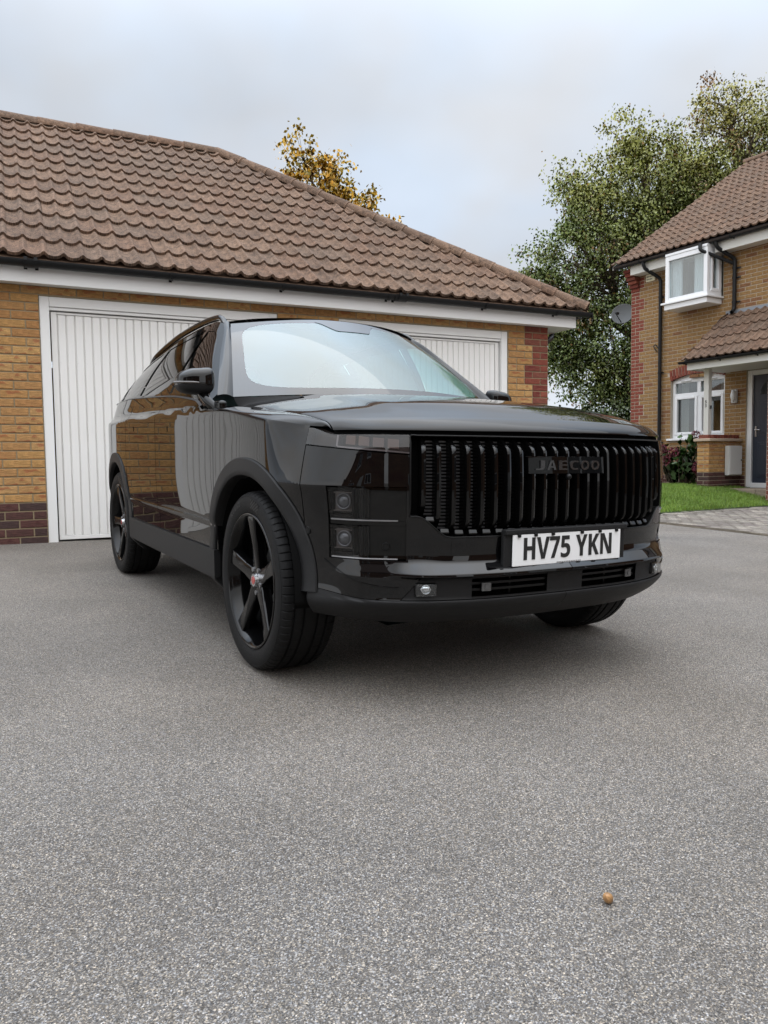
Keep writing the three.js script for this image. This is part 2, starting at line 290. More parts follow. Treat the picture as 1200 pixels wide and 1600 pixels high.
// tiles over a slope: M0 maps (x along the eave, y up the slope, z out) to the parent; lim(s) gives [xmin, xmax] at height s
function tileSlope(parent, M0, x0, x1, len, gauge, lim, seed, most = 300, score = () => 0) {
  const r = rng(seed), todo = [];
  const rows = Math.ceil(len / gauge - 0.3), cols = Math.ceil((x1 - x0) / TW);
  for (let j = 0; j < rows; j++) for (let i = 0; i < cols; i++) {
    const x = x0 + i * TW, y = j * gauge, [a, b] = lim(y + 0.001), [a2, b2] = lim(y + 0.40);
    if (x + TW < Math.min(a, a2) + 0.02 || x > Math.max(b, b2) - 0.02) continue;
    const cut = x < Math.max(a, a2) || x + TW > Math.min(b, b2) || y + 0.4 > len;
    todo.push({ x, y, cut, s: score(x, y) });
  }
  const order = todo.slice().sort((p, q) => q.s - p.s), own = new Set(order.slice(0, most)), rest = [];
  for (const t of todo) {
    const uo = [r(), r()], L = Math.min(0.40, len - t.y + 0.02);
    const g = t.cut ? tileGeo(TW, L, 0.028, uo, (x, y) => { const [a, b] = lim(t.y + y); return clamp(x, a - t.x, b - t.x); }) : tileSet[Math.floor(r() * tileSet.length)];
    const m = M0.clone().multiply(new THREE.Matrix4().makeTranslation(t.x + (r() - 0.5) * 0.004, t.y + (r() - 0.5) * 0.008, 0.018 + r() * 0.003)).multiply(new THREE.Matrix4().makeRotationZ((r() - 0.5) * 0.012));
    const mat = tileMats[Math.floor(r() * tileMats.length)];
    if (own.has(t)) { const o = part('roof_tile', g, mat, parent); o.applyMatrix4(m); } else rest.push(g.clone().applyMatrix4(m));
  }
  if (rest.length) { const o = part('tile_field', merge(rest), tileMats[0], parent); o.userData.kind = 'stuff'; }
}
// half-round ridge and hip tiles along a line
function ridgeTiles(parent, a, b, r0, len, seed) {
  const d = b.clone().sub(a), n = Math.round(d.length() / len), r = rng(seed); d.normalize();
  const q = new THREE.Quaternion().setFromRotationMatrix(new THREE.Matrix4().makeBasis(d, V(0, 1, 0).addScaledVector(d, -d.y).normalize(), d.clone().cross(V(0, 1, 0)).normalize()));
  const L = a.distanceTo(b) / n;
  const g = sheet((u, v) => { const an = lerp(-0.1, Math.PI + 0.1, v), R = r0 + 0.012 * (1 - u) ; return V(u * (L + 0.03) - 0.015, Math.sin(an) * R * 0.82, -Math.cos(an) * R); }, 2, 12, true, 0.016, (u, v) => [u * 0.8, v * 0.6]);
  for (let i = 0; i < n; i++) { const o = part('ridge_tile', g, tileMats[Math.floor(r() * 5)], parent); o.position.copy(a).addScaledVector(d, L * i); o.position.y += (r() - 0.5) * 0.008; o.quaternion.copy(q); }
}
const whitePaint = std({ color: rgb(0.82, 0.82, 0.81), roughness: 0.45 }), upvc = phys({ color: rgb(0.80, 0.81, 0.82), roughness: 0.3, clearcoat: 0.3, clearcoatRoughness: 0.2 });
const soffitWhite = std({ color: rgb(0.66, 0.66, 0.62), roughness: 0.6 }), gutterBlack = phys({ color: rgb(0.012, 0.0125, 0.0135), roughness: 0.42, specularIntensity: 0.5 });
const roofUnder = std({ color: rgb(0.05, 0.04, 0.035), roughness: 1 });
const winGlass = phys({ color: rgb(0.85, 0.9, 0.9), roughness: 0.02, transmission: 1, thickness: 0, ior: 1.7 });
// half-round gutter along x (open at the top)
function gutterGeo(x0, x1, r = 0.055) {
  const cs = []; for (let i = 0; i <= 12; i++) { const a = Math.PI + Math.PI * i / 12; cs.push([Math.cos(a) * r, Math.sin(a) * r]); } for (let i = 12; i >= 0; i--) { const a = Math.PI + Math.PI * i / 12; cs.push([Math.cos(a) * (r - 0.005), Math.sin(a) * (r - 0.005)]); }
  const s = new THREE.Shape(cs.map(p => new THREE.Vector2(p[0], p[1]))), g = new THREE.ExtrudeGeometry(s, { depth: x1 - x0, bevelEnabled: false }); g.rotateY(Math.PI / 2); g.translate(x0, 0, 0); return g;
}
function gutterBracket(r = 0.055) { // strap that hugs the gutter, centred on x = 0
  const pts = []; for (let i = 0; i <= 12; i++) { const a = Math.PI * (1 + i / 12); pts.push(new THREE.Vector2(Math.cos(a) * (r + 0.008), Math.sin(a) * (r + 0.008))); } for (let i = 12; i >= 0; i--) { const a = Math.PI * (1 + i / 12); pts.push(new THREE.Vector2(Math.cos(a) * (r + 0.001), Math.sin(a) * (r + 0.001))); }
  const g = new THREE.ExtrudeGeometry(new THREE.Shape(pts), { depth: 0.028, bevelEnabled: false }); g.rotateY(Math.PI / 2); g.translate(-0.014, 0, 0);
  return merge([g, box(0.028, 0.09, 0.012, 0, -0.02, -r - 0.012)]);
}

// ---------------------------------------------------------------- garage: x along the front, z out towards the drive
const garage = thing('garage', 'long yellow brick garage with white doors and a brown tiled hip roof', 'garage');
garage.position.set(-3.276, 0.2, -6.90); garage.rotation.y = 25.8 * Math.PI / 180;
{
  const c = 0.0788, L = 0.236, top = 2.345, holes = [[0.18, 2.44, -1, 2.245], [3.13, 5.33, -1, 2.245], [-2.80, -0.58, -1, 2.245]], X0 = -3.55, X1 = 5.93, D = 6.5;
  // core of the wall in mortar colour, with the openings left free
  const core = []; const xs = [X0, -2.80, -0.58, 0.18, 2.44, 3.13, 5.33, X1];
  for (let i = 0; i < 7; i++) if (i % 2 === 0) core.push(bx(xs[i], xs[i + 1], -0.4, 2.245, -0.22, -0.008));
  core.push(bx(X0, X1, 2.245, top + 0.02, -0.22, -0.008));
  const wall = part('wall', merge(core), mortarMat, garage);
  part('side_wall', merge([bx(X1 - 0.22, X1 - 0.006, -0.4, top, -D, -0.23), bx(X0, X0 + 0.22, -0.4, top, -D, -0.23), bx(X0 + 0.22, X1 - 0.22, -0.4, top, -D, -D + 0.2)]), std({ color: rgb(0.50, 0.30, 0.12), roughness: 0.95 }), garage);
  part('floor_slab', bx(X0, X1, -0.3, -0.02, -D + 0.2, -0.1), std({ color: rgb(0.3, 0.29, 0.27), roughness: 0.95 }), garage);
  const r = rng(5), rest = [[], [], []];
  layBricks(X0, X1, -0.19, 32, L, c, holes, (x, j) => {
    const q = Math.floor((j + 1) / 3) % 2 ? 0.236 : 0.354; if (x > X1 - q - 0.01 && j > 5) return redMats; if (j < 7) return darkMats; return buffMats;
  }, (x, y, w, h, ms) => {
    const seen = (x > -0.45 && x < 0.2 && y > -0.1) || y > 2.22 && x > -0.3 || (x > 5.3 && y > 1.2) || (x > 2.4 && x < 3.2 && y > 1.9);
    const g = brickOf(w, h), k = ms === buffMats ? 0 : ms === redMats ? 1 : 2, dz = (r() - 0.5) * 0.003;
    if (seen) { const o = part('brick', g, ms[Math.floor(r() * ms.length)], wall); o.position.set(x, y, dz); if (r() < 0.5) o.scale.x = 1; }
    else rest[k].push(g.clone().translate(x, y, dz));
  }, [j => X1 - (Math.floor((j + 1) / 3) % 2 ? 0.236 : 0.354)]);
  rest.forEach((l, k) => { if (l.length) { const o = part(['brick_field', 'quoin_field', 'plinth_field'][k], merge(l), [buffMats, redMats, darkMats][k][0], wall); o.userData.kind = 'stuff'; } });
  // brick return of the right-hand corner is covered by the side wall
  // up-and-over doors: frame, a panel of vertical boards
  const board = (w, h) => { // one pressed rib: flat face with sloped sides into a narrow groove
    const a = w / 2, s = [[-a, 0], [-a + 0.003, 0], [-a + 0.008, 0.014], [a - 0.008, 0.014], [a - 0.003, 0], [a, 0]], P = [], I = [], hb = h / 2;
    const sh = new THREE.Shape([...s.map(p => new THREE.Vector2(p[0], p[1])), new THREE.Vector2(a, -0.006), new THREE.Vector2(-a, -0.006)]);
    const g = new THREE.ExtrudeGeometry(sh, { depth: h, bevelEnabled: false }); g.rotateX(-Math.PI / 2); g.scale(1, 1, -1); // x across, y up, z out
    const ix = g.index; if (!ix) { const p = g.attributes.position, nn = g.attributes.normal; for (let i = 0; i < p.count; i += 3) for (const at of [p, nn]) { const t = [at.getX(i), at.getY(i), at.getZ(i)]; at.setXYZ(i, at.getX(i + 1), at.getY(i + 1), at.getZ(i + 1)); at.setXYZ(i + 1, ...t); } }
    g.computeVertexNormals(); return g;
  };
  const dirt = dataTex(512, (() => { const a = tileable(512, 9, 91), b = tileable(512, 130, 92), s = tileable(512, 60, 93); return (i, j) => { const v = 0.98 - 0.03 * Math.max(0, a(i, j) - 0.5) - (s(i, j) > 0.965 ? 0.05 * b(i, j) : 0); return [v, v * 0.995, v * 0.985]; }; })());
  const doorWhite = phys({ map: dirt, color: rgb(0.89, 0.89, 0.885), roughness: 0.42, clearcoat: 0.2, clearcoatRoughness: 0.3 });
  [[0.18, 2.44], [3.13, 5.33], [-2.80, -0.58]].forEach(([a, b], n) => {
    const fw = 0.085, z = -0.05, fr = part('door_frame', merge([bx(a + 0.002, a + fw, -0.25, 2.243, z - 0.10, z + 0.035, 0.004), bx(b - fw, b - 0.002, -0.25, 2.243, z - 0.10, z + 0.035, 0.004), bx(a + fw + 0.001, b - fw - 0.001, 2.155, 2.243, z - 0.10, z + 0.033, 0.004), bx(a + fw + 0.001, b - fw - 0.001, 2.125, 2.152, z - 0.10, z + 0.018, 0.003)]), whitePaint, garage);
    const pa = a + fw + 0.012, pb = b - fw - 0.012, y0 = 0.0, y1 = 2.115;
    const door = part('garage_door', merge([bx(pa, pb, y0, y1, z - 0.045, z - 0.032), bx(pa, pb, y0, y0 + 0.035, z - 0.031, z - 0.006, 0.003), bx(pa, pa + 0.05, y0 + 0.036, y1, z - 0.031, z - 0.008, 0.003), bx(pb - 0.05, pb, y0 + 0.036, y1, z - 0.031, z - 0.008, 0.003), bx(pa + 0.051, pb - 0.051, y1 - 0.02, y1, z - 0.031, z - 0.008, 0.003)]), doorWhite, garage);
    const k = 26, w = (pb - pa - 0.11) / k, g = board(w - 0.002, y1 - y0 - 0.064);
    { const p = g.attributes.position, u = new Float32Array(p.count * 2); for (let i = 0; i < p.count; i++) { u[2 * i] = p.getX(i) / 1.1 + 0.3; u[2 * i + 1] = p.getY(i) / 2.2; } g.setAttribute('uv', new THREE.BufferAttribute(u, 2)); }
    for (let i = 0; i < k; i++) { const o = part('door_board', g, doorWhite, door); o.position.set(pa + 0.055 + w * (i + 0.5), y0 + 0.038, z - 0.024); }
  });
  // eaves
  const FZ = 0.15, gx1 = 6.30;
  part('fascia', bx(X0 - 0.25, gx1 - 0.06, 2.318, 2.462, FZ - 0.02, FZ, 0.003), whitePaint, garage);
  part('soffit', merge([bx(X0 - 0.25, gx1 - 0.085, 2.326, 2.336, 0.006, FZ - 0.021), bx(X1 + 0.003, gx1 - 0.085, 2.326, 2.336, -D, 0.005)]), soffitWhite, garage);
  part('side_fascia', bx(gx1 - 0.08, gx1 - 0.062, 2.322, 2.462, -D, FZ - 0.022), whitePaint, garage);
  const gut = part('gutter', merge([gutterGeo(X0 - 0.3, gx1 + 0.10).translate(0, 2.495, FZ + 0.066), box(0.012, 0.062, 0.115, gx1 + 0.10, 2.468, FZ + 0.066, 0.004)]), gutterBlack, garage);
  for (const x of [-0.9, 0.08, 0.17, 1.33, 2.43, 3.62, 3.70, 4.86, 5.88]) { const o = part('gutter_bracket', gutterBracket(), gutterBlack, gut); o.position.set(x, 2.495, FZ + 0.066); }
  for (const x of [0.12, 3.78]) { const o = part('gutter_joint', (() => { const g = gutterGeo(-0.055, 0.055, 0.066); return merge([g, box(0.03, 0.03, 0.02, -0.04, -0.002, 0.062), box(0.03, 0.03, 0.02, 0.04, -0.002, 0.062)]); })(), gutterBlack, gut); o.position.set(x, 2.497, FZ + 0.066); }
  part('side_gutter', (() => { const g = gutterGeo(0, 2.5).rotateY(Math.PI / 2); return g.translate(gx1 + 0.01, 2.495, FZ + 0.0); })(), gutterBlack, garage);
  const dp = part('downpipe', poly([V(gx1 - 0.03, 2.44, -0.36), V(gx1 - 0.03, 2.28, -0.36), V(X1 + 0.055, 2.16, -0.16), V(X1 + 0.055, 2.0, -0.16), V(X1 + 0.055, -0.3, -0.16)], 0.036), gutterBlack, garage);
  for (const y of [1.95, 0.5]) { const o = part('pipe_clip', new THREE.CylinderGeometry(0.043, 0.043, 0.05, 16), gutterBlack, dp); o.position.set(X1 + 0.055, y, -0.16); }
  // hip roof
  const ey = 2.515, ez = 0.23, rise = 2.545, run = 3.47, xe = 6.35, xw = X0 - 0.32, ry = ey + rise, rz = ez - run, hx = 2.66;
  const A = [xw, ey, ez], B = [xe, ey, ez], Cc = [xe, ey, ez - 2 * run], Dd = [xw, ey, ez - 2 * run], R1 = [hx, ry, rz], R0 = [xw + run * 0.02, ry, rz];
  const P = []; const tri = (...v) => v.forEach(p => P.push(...p));
  tri(A, B, R1, A, R1, R0); tri(B, Cc, R1); tri(Cc, Dd, R0, Cc, R0, R1); tri(Dd, A, R0);
  const rg = new THREE.BufferGeometry(); rg.setAttribute('position', new THREE.Float32BufferAttribute(P, 3)); rg.computeVertexNormals(); rg.translate(0, -0.012, 0);
  const roof = part('roof', rg, tileMats[1], garage);
  const sl = Math.hypot(rise, run), ca = run / sl, sa = rise / sl;
  const M0 = new THREE.Matrix4().makeBasis(V(1, 0, 0), V(0, sa, -ca), V(0, ca, sa)).setPosition(0, ey, ez);
  tileSlope(roof, M0, -3.9, xe, sl, 0.341, s => [-3.87, xe - Math.max(0, s) / sl * (xe - hx)], 77, 290, (x, y) => x < -0.75 ? -1 : 1 - 0.01 * y);
  ridgeTiles(roof, V(xw + 0.1, ry - 0.02, rz), V(hx, ry - 0.02, rz), 0.125, 0.45, 6);
  ridgeTiles(roof, V(xe - 0.02, ey + 0.02, ez - 0.02), V(hx, ry - 0.005, rz), 0.12, 0.45, 7);
  // bedding mortar under the ridge and hip tiles
  const bed = (a, b) => tube([a, a.clone().lerp(b, 0.5), b], 0.085, 30, 6);
  part('ridge_mortar', merge([bed(V(xw + 0.1, ry - 0.055, rz + 0.03), V(hx, ry - 0.055, rz + 0.03)), bed(V(xe - 0.05, ey - 0.0, ez - 0.03), V(hx, ry - 0.04, rz))]), std({ color: rgb(0.17, 0.14, 0.11), roughness: 1 }), roof);
}

// ---------------------------------------------------------------- house at the right: x along its front, z out from it
const house = thing('brick_house', 'two storey yellow brick house with red quoins, bay window and tiled porch', 'house');
house.position.set(5.41, 0.33, -16.6); house.rotation.y = -58 * Math.PI / 180;
{
  const c = 0.075, L = 0.225, W = 9.5, D = 8.4, top = 4.62, r = rng(15);
  const win = [1.03, 2.25, 0.95, 2.16], door = [2.70, 3.66, -0.3, 2.2], bay = [1.22, 2.18, 3.62, 4.56];
  const arch = x => 2.16 + 0.10 * (1 - Math.pow((x - 1.64) / 0.61, 2));
  // masonry core
  const core = [], hs = [win, door, bay], xs = [0, 1.03, 1.22, 2.18, 2.25, 2.70, 3.66, W];
  for (let i = 0; i + 1 < xs.length; i++) { let ys = [[-0.5, top]]; for (const h of hs) if (h[0] <= xs[i] + 1e-6 && h[1] >= xs[i + 1] - 1e-6) ys = ys.flatMap(([a, b]) => [[a, Math.min(b, Math.max(a, h[2]))], [Math.max(a, Math.min(b, h[3] + (h === win ? 0.1 : 0))), b]].filter(s => s[1] - s[0] > 0.01)); for (const [a, b] of ys) core.push(bx(xs[i], xs[i + 1], a, b, -0.25, -0.006)); }
  const wall = part('wall', merge(core), mortarPale, house);
  part('gable_wall', (() => { const s = new THREE.Shape([[0, -0.5], [0, top], [-D / 2, top + D / 2 * 0.648], [-D, top], [-D, -0.5]].map(p => new THREE.Vector2(p[0], p[1]))); const g = new THREE.ExtrudeGeometry(s, { depth: 0.24, bevelEnabled: false }); g.rotateY(-Math.PI / 2); g.scale(1, 1, -1); const q = g.toNonIndexed(); const p = q.attributes.position; for (let i = 0; i < p.count; i += 3) { const t = [p.getX(i), p.getY(i), p.getZ(i)]; p.setXYZ(i, p.getX(i + 1), p.getY(i + 1), p.getZ(i + 1)); p.setXYZ(i + 1, ...t); } q.computeVertexNormals(); q.translate(0.245, 0, -0.252); q.computeBoundingBox(); if (q.boundingBox.max.z > 0.01) q.translate(0, 0, -q.boundingBox.max.z - 0.252); return q; })(), std({ map: brickTex[0].map, color: rgb(0.5, 0.3, 0.12), roughness: 0.95 }), house);
  part('rear_wall', merge([bx(0.25, W, -0.5, top, -D, -D + 0.24), bx(W - 0.25, W - 0.01, -0.5, top, -D + 0.25, -0.26), bx(0.25, W - 0.26, 2.38, 2.5, -D + 0.25, -0.3)]), std({ color: rgb(0.42, 0.28, 0.16), roughness: 0.95 }), house);
  const rest = [[], [], []], sets = [buffMats, redMats, darkMats], inArch = (x, y) => x > 0.98 && x < 2.30 && y > arch(clamp(x, 1.03, 2.25)) - 0.02 && y < arch(clamp(x, 1.03, 2.25)) + 0.20;
  const q = j => Math.floor(j / 3) % 2 ? 0.225 : 0.3375;
  const mix = [[], [], []];
  layBricks(0, W, -0.3, 65, L, c, [win, door, bay], (x, j) => (x < q(j) ? 1 : j < 7 ? 2 : 0), (x, y, w, h, k) => {
    if (inArch(x, y + 0.02)) return;
    const g = brickOf(w, h).clone().translate(x, y, (r() - 0.5) * 0.003);
    (k === 0 && r() < 0.24 ? mix[r() < 0.5 ? 0 : 1] : rest[k]).push(g);
  }, [j => q(j)]);
  rest.forEach((l, k) => { if (l.length) { const o = part(['brick_field', 'quoin_field', 'plinth_field'][k], merge(l), [brickMat([[0.40, 0.235, 0.092]])[0], redMats[0], darkMats[0]][k], wall); o.userData.kind = 'stuff'; } });
  mix.forEach((l, k) => { if (l.length) { const o = part('brick_field', merge(l), [brickMat([[0.31, 0.15, 0.068]])[0], brickMat([[0.35, 0.195, 0.085]])[0]][k], wall); o.userData.kind = 'stuff'; } });
  // corbelled bricks at the top of the corner
  for (let k = 0; k < 6; k++) { const o = part('corbel_brick', box(0.22, 0.064, 0.2 + 0.05 * k, 0.11, 4.18 + k * 0.075, -0.1 + 0.025 * k + 0.012), redMats[k % 4], wall); }
  // red arch of bricks on end over the window
  for (let i = 0; i < 18; i++) { const x = lerp(1.0, 2.28, (i + 0.5) / 18), o = part('arch_brick', brickOf(0.06, 0.21), redMats[i % 4], wall); o.position.set(x, arch(clamp(x, 1.03, 2.25)) + 0.105, 0.004); o.rotation.z = -(x - 1.64) * 0.22; }
  // ground floor window
  const wf = part('window', merge([bx(win[0], win[0] + 0.06, 0.98, 2.16, -0.16, -0.07, 0.006), bx(win[1] - 0.06, win[1], 0.98, 2.16, -0.16, -0.07, 0.006), bx(win[0] + 0.061, win[1] - 0.061, 0.98, 1.05, -0.16, -0.07, 0.006), bx(win[0] + 0.061, win[1] - 0.061, 2.10, 2.16, -0.16, -0.07, 0.006), bx(win[0] + 0.061, win[1] - 0.061, 1.82, 1.89, -0.16, -0.068, 0.006), bx(1.60, 1.68, 1.051, 1.819, -0.16, -0.07, 0.006), bx(1.60, 1.68, 1.891, 2.099, -0.16, -0.07, 0.006)]), upvc, house);
  part('window_head', sheet((a, b) => { const x = lerp(win[0], win[1], a); return V(x, lerp(2.155, arch(x) + 0.006, b), -0.08); }, 16, 1, false, 0.05), upvc, wf);
  for (const [a, b, y0, y1] of [[1.10, 1.60, 1.05, 1.82], [1.68, 2.18, 1.05, 1.82], [1.10, 1.60, 1.89, 2.10], [1.68, 2.18, 1.89, 2.10]]) {
    const p = part('pane', bx(a - 0.01, b + 0.01, y0, y1, -0.118, -0.112), winGlass, wf);
    if (y0 < 1.5) part('casement', merge([bx(a - 0.01, a + 0.045, y0, y1, -0.11, -0.05, 0.008), bx(b - 0.045, b + 0.01, y0, y1, -0.11, -0.05, 0.008), bx(a + 0.046, b - 0.046, y0, y0 + 0.05, -0.11, -0.05, 0.008), bx(a + 0.046, b - 0.046, y1 - 0.05, y1, -0.11, -0.05, 0.008)]), upvc, wf);
    else part('trickle_vent', box(0.24, 0.018, 0.02, (a + b) / 2, 2.128, -0.058, 0.005), std({ color: rgb(0.45, 0.45, 0.43), roughness: 0.6 }), wf);
  }
  part('window_sill', bx(win[0] - 0.06, win[1] + 0.06, 0.93, 0.975, -0.1, 0.06, 0.01), upvc, wf);
  part('room', merge([bx(0.3, 2.6, 0.0, 0.05, -2.6, -0.3), bx(0.3, 2.6, 2.3, 2.34, -2.6, -0.3), bx(0.3, 2.6, 0.05, 2.3, -2.65, -2.6), bx(0.26, 0.3, 0.05, 2.3, -2.6, -0.27), bx(2.6, 2.64, 0.05, 2.3, -2.6, -0.27)]), std({ color: rgb(0.22, 0.21, 0.20), roughness: 1 }), house);
  part('curtain', merge([0, 1].map(k => sheet((a, b) => V(lerp(1.08, 1.24, a) + k * 0.9, lerp(1.0, 2.15, b), -0.30 + 0.02 * Math.sin(a * 24)), 24, 2))), std({ color: rgb(0.45, 0.44, 0.42), roughness: 1, side: THREE.DoubleSide }), house);
  // first floor bay
  const bz = 0.46, by0 = 3.60, by1 = 4.56, b0 = 1.22, b1 = 2.16;
  const bw = part('bay_window', merge([bx(b0, b0 + 0.08, by0 + 0.06, by1, bz - 0.08, bz, 0.006), bx(b1 - 0.08, b1, by0 + 0.06, by1, bz - 0.08, bz, 0.006), bx(b0 + 0.081, b1 - 0.081, by1 - 0.09, by1, bz - 0.08, bz, 0.006), bx(b0 + 0.081, b1 - 0.081, by0 + 0.06, by0 + 0.14, bz - 0.08, bz, 0.006),
    bx(b1 - 0.075, b1 - 0.003, by0 + 0.06, by1, 0.006, 0.07, 0.006), bx(b1 - 0.075, b1 - 0.003, by0 + 0.06, by0 + 0.16, 0.071, bz - 0.081, 0.006), bx(b1 - 0.075, b1 - 0.003, by1 - 0.10, by1, 0.071, bz - 0.081, 0.006),
    bx(b0 + 0.003, b0 + 0.075, by0 + 0.06, by1, 0.006, bz - 0.081, 0.006), bx(b0, b1, by1 + 0.002, by1 + 0.05, 0.006, bz + 0.01, 0.004)]), upvc, house);
  part('pane', bx(b0 + 0.07, b1 - 0.07, by0 + 0.13, by1 - 0.08, bz - 0.045, bz - 0.04), phys({ color: rgb(0.85, 0.9, 0.9), roughness: 0.02, transmission: 1, thickness: 0, ior: 2.0 }), bw);
  part('pane', bx(b1 - 0.045, b1 - 0.04, by0 + 0.15, by1 - 0.09, 0.065, bz - 0.075), winGlass, bw);
  part('casement', merge([bx(b1 - 0.06, b1 + 0.012, by0 + 0.14, by1 - 0.09, 0.068, 0.125, 0.008), bx(b1 - 0.06, b1 + 0.012, by0 + 0.14, by1 - 0.09, bz - 0.17, bz - 0.112, 0.008), bx(b1 - 0.06, b1 + 0.012, by0 + 0.14, by0 + 0.2, 0.126, bz - 0.171, 0.008), bx(b1 - 0.06, b1 + 0.012, by1 - 0.15, by1 - 0.09, 0.126, bz - 0.171, 0.008)]), upvc, bw);
  part('bay_sill', merge([bx(b0 - 0.06, b1 + 0.05, by0 + 0.02, by0 + 0.058, 0.006, bz + 0.06, 0.006), bx(b0 - 0.01, b1 + 0.005, by0 - 0.085, by0 + 0.018, 0.006, bz + 0.015, 0.008)]), upvc, bw);
  part('bay_room', merge([bx(b0 - 0.6, b1 + 0.8, 3.4, 3.44, -2.4, -0.3), bx(b0 - 0.6, b1 + 0.8, 4.9, 4.94, -2.4, -0.3), bx(b0 - 0.6, b1 + 0.8, 3.44, 4.9, -2.45, -2.4), bx(b0 - 0.64, b0 - 0.6, 3.44, 4.9, -2.4, -0.3), bx(b1 + 0.8, b1 + 0.84, 3.44, 4.9, -2.4, -0.3)]), std({ color: rgb(0.7, 0.7, 0.68), roughness: 1 }), house);
  part('curtain', merge([sheet((a, b) => V(lerp(b0 + 0.09, b0 + 0.3, a), lerp(by0 + 0.1, by1 - 0.05, b), bz - 0.12 + 0.012 * Math.sin(a * 30)), 30, 2), sheet((a, b) => V(lerp(b1 - 0.36, b1 - 0.1, a), lerp(by0 + 0.1, by1 - 0.05, b), bz - 0.12 + 0.012 * Math.sin(a * 34)), 30, 2)]), std({ color: rgb(0.62, 0.63, 0.66), roughness: 1, side: THREE.DoubleSide }), house);
  // eaves, gutter, pipes
  const FZ = 0.30, ey = 4.60;
  part('fascia', merge([bx(0.22, 1.18, 4.44, 4.62, FZ - 0.02, FZ, 0.003), bx(2.2, W, 4.44, 4.62, FZ - 0.02, FZ, 0.003)]), soffitWhite, house);
  part('soffit', merge([bx(0.22, 1.18, 4.45, 4.46, 0.006, FZ - 0.022), bx(2.2, W, 4.45, 4.46, 0.006, FZ - 0.022)]), soffitWhite, house);
  const gut = part('gutter', gutterGeo(-0.16, W, 0.06).translate(0, 4.665, 0.385), gutterBlack, house);
  for (const x of [0.55, 1.2, 2.05, 2.6, 3.4]) { const o = part('gutter_bracket', gutterBracket(0.06), gutterBlack, gut); o.position.set(x, 4.665, 0.385); }
  const p1 = part('downpipe', poly([V(0.62, 4.62, 0.385), V(0.62, 4.50, 0.37), V(0.80, 4.28, 0.06), V(0.80, 4.1, 0.06), V(0.80, -0.25, 0.06)], 0.036), gutterBlack, house);
  for (const y of [2.35, 0.9, 3.9]) { const o = part('pipe_clip', merge([new THREE.CylinderGeometry(0.043, 0.043, 0.04, 14), box(0.14, 0.025, 0.02, 0, 0, -0.03)]), gutterBlack, p1); o.position.set(0.80, y, 0.06); }
  part('cable_loop', tube([V(0.70, 2.80, 0.02), V(0.66, 2.86, 0.04), V(0.62, 2.93, 0.03), V(0.66, 2.95, 0.03), V(0.71, 2.90, 0.03), V(0.76, 2.82, 0.03)], 0.01, 24, 6), gutterBlack, house);
  const p2 = part('downpipe', merge([poly([V(2.28, 4.64, 0.385), V(2.28, 4.52, 0.37), V(2.46, 4.30, 0.06), V(2.46, 4.1, 0.06), V(2.46, 3.36, 0.06), V(2.46, 3.30, 0.14)], 0.036), poly([V(2.02, 4.62, bz + 0.03), V(2.04, 4.50, bz + 0.06), V(2.44, 4.22, 0.08)], 0.034)]), gutterBlack, house);
  for (const y of [4.13, 3.95, 3.5]) { const o = part('pipe_clip', merge([new THREE.CylinderGeometry(0.043, 0.043, 0.04, 14), box(0.14, 0.025, 0.02, 0.03, 0, -0.03)]), gutterBlack, p2); o.position.set(2.46, y, 0.06); }
  // plaque by the corner
  const sg = part('wall_plaque', bx(0.40, 0.63, 4.29, 4.44, 0.004, 0.03, 0.004), std({ color: rgb(0.72, 0.68, 0.5), roughness: 0.5 }), house);
  for (const [y, n] of [[4.39, 6], [4.335, 5]]) part('plaque_lettering', merge(Array.from({ length: n }, (_, i) => box(0.018, 0.028 - 0.006 * ((i * 7) % 3), 0.003, 0.435 + i * 0.03, y, 0.032))), std({ color: rgb(0.08, 0.09, 0.08), roughness: 0.7 }), sg);
  // main roof
  const sp = 0.648, sl = 5.6, ca = Math.cos(Math.atan(sp)), sa = Math.sin(Math.atan(sp)), rz = 0.46 - sl * ca, ry = 4.68 + sl * sa;
  const roof = part('roof', sheet((a, b) => V(lerp(-0.13, W + 0.1, a), lerp(4.655, ry - 0.03, b), lerp(0.45, rz, b)), 1, 1, false, 0.03), roofUnder, house);
  part('rear_slope', sheet((a, b) => V(lerp(-0.13, W + 0.1, a), lerp(ry - 0.03, 4.655, b), lerp(rz, 2 * rz - 0.45, b)), 1, 1, false), tileMats[1], roof);
  const M0 = new THREE.Matrix4().makeBasis(V(1, 0, 0), V(0, sa, -ca), V(0, ca, sa)).setPosition(0, 4.68, 0.46);
  tileSlope(roof, M0, -0.14, 7.0, sl, 0.33, () => [-0.14, 7.0], 88, 260, (x, y) => -x - y * 0.05);
  part('verge', bx(-0.15, -0.1, 0, 0, 0, 0).dispose ? sheet((a, b) => V(-0.115, lerp(4.60, ry - 0.09, a) + b * 0.07, lerp(0.44, rz, a)), 1, 1, false, 0.02) : null, std({ color: rgb(0.35, 0.33, 0.3), roughness: 0.9 }), roof);
  ridgeTiles(roof, V(-0.1, ry, rz), V(W, ry, rz), 0.12, 0.45, 9);
  // porch: tiled lean-to on a post and a low wall
  const py = 2.36, pz = 1.14, px0 = 2.12, px1 = 5.2, psl = Math.hypot(3.28 - py, pz), pca = pz / psl, psa = (3.28 - py) / psl;
  const pr = part('porch_roof', sheet((a, b) => V(lerp(px0 + 0.03, px1, a), lerp(py - 0.02, 3.26, b), lerp(pz, 0.01, b)), 1, 1, false, 0.03), roofUnder, house);
  tileSlope(pr, new THREE.Matrix4().makeBasis(V(1, 0, 0), V(0, psa, -pca), V(0, pca, psa)).setPosition(0, py, pz + 0.02), px0, px1, psl, 0.32, s => [px0 + 0.02 + s * 0.12, px1], 99, 60, (x) => -x);
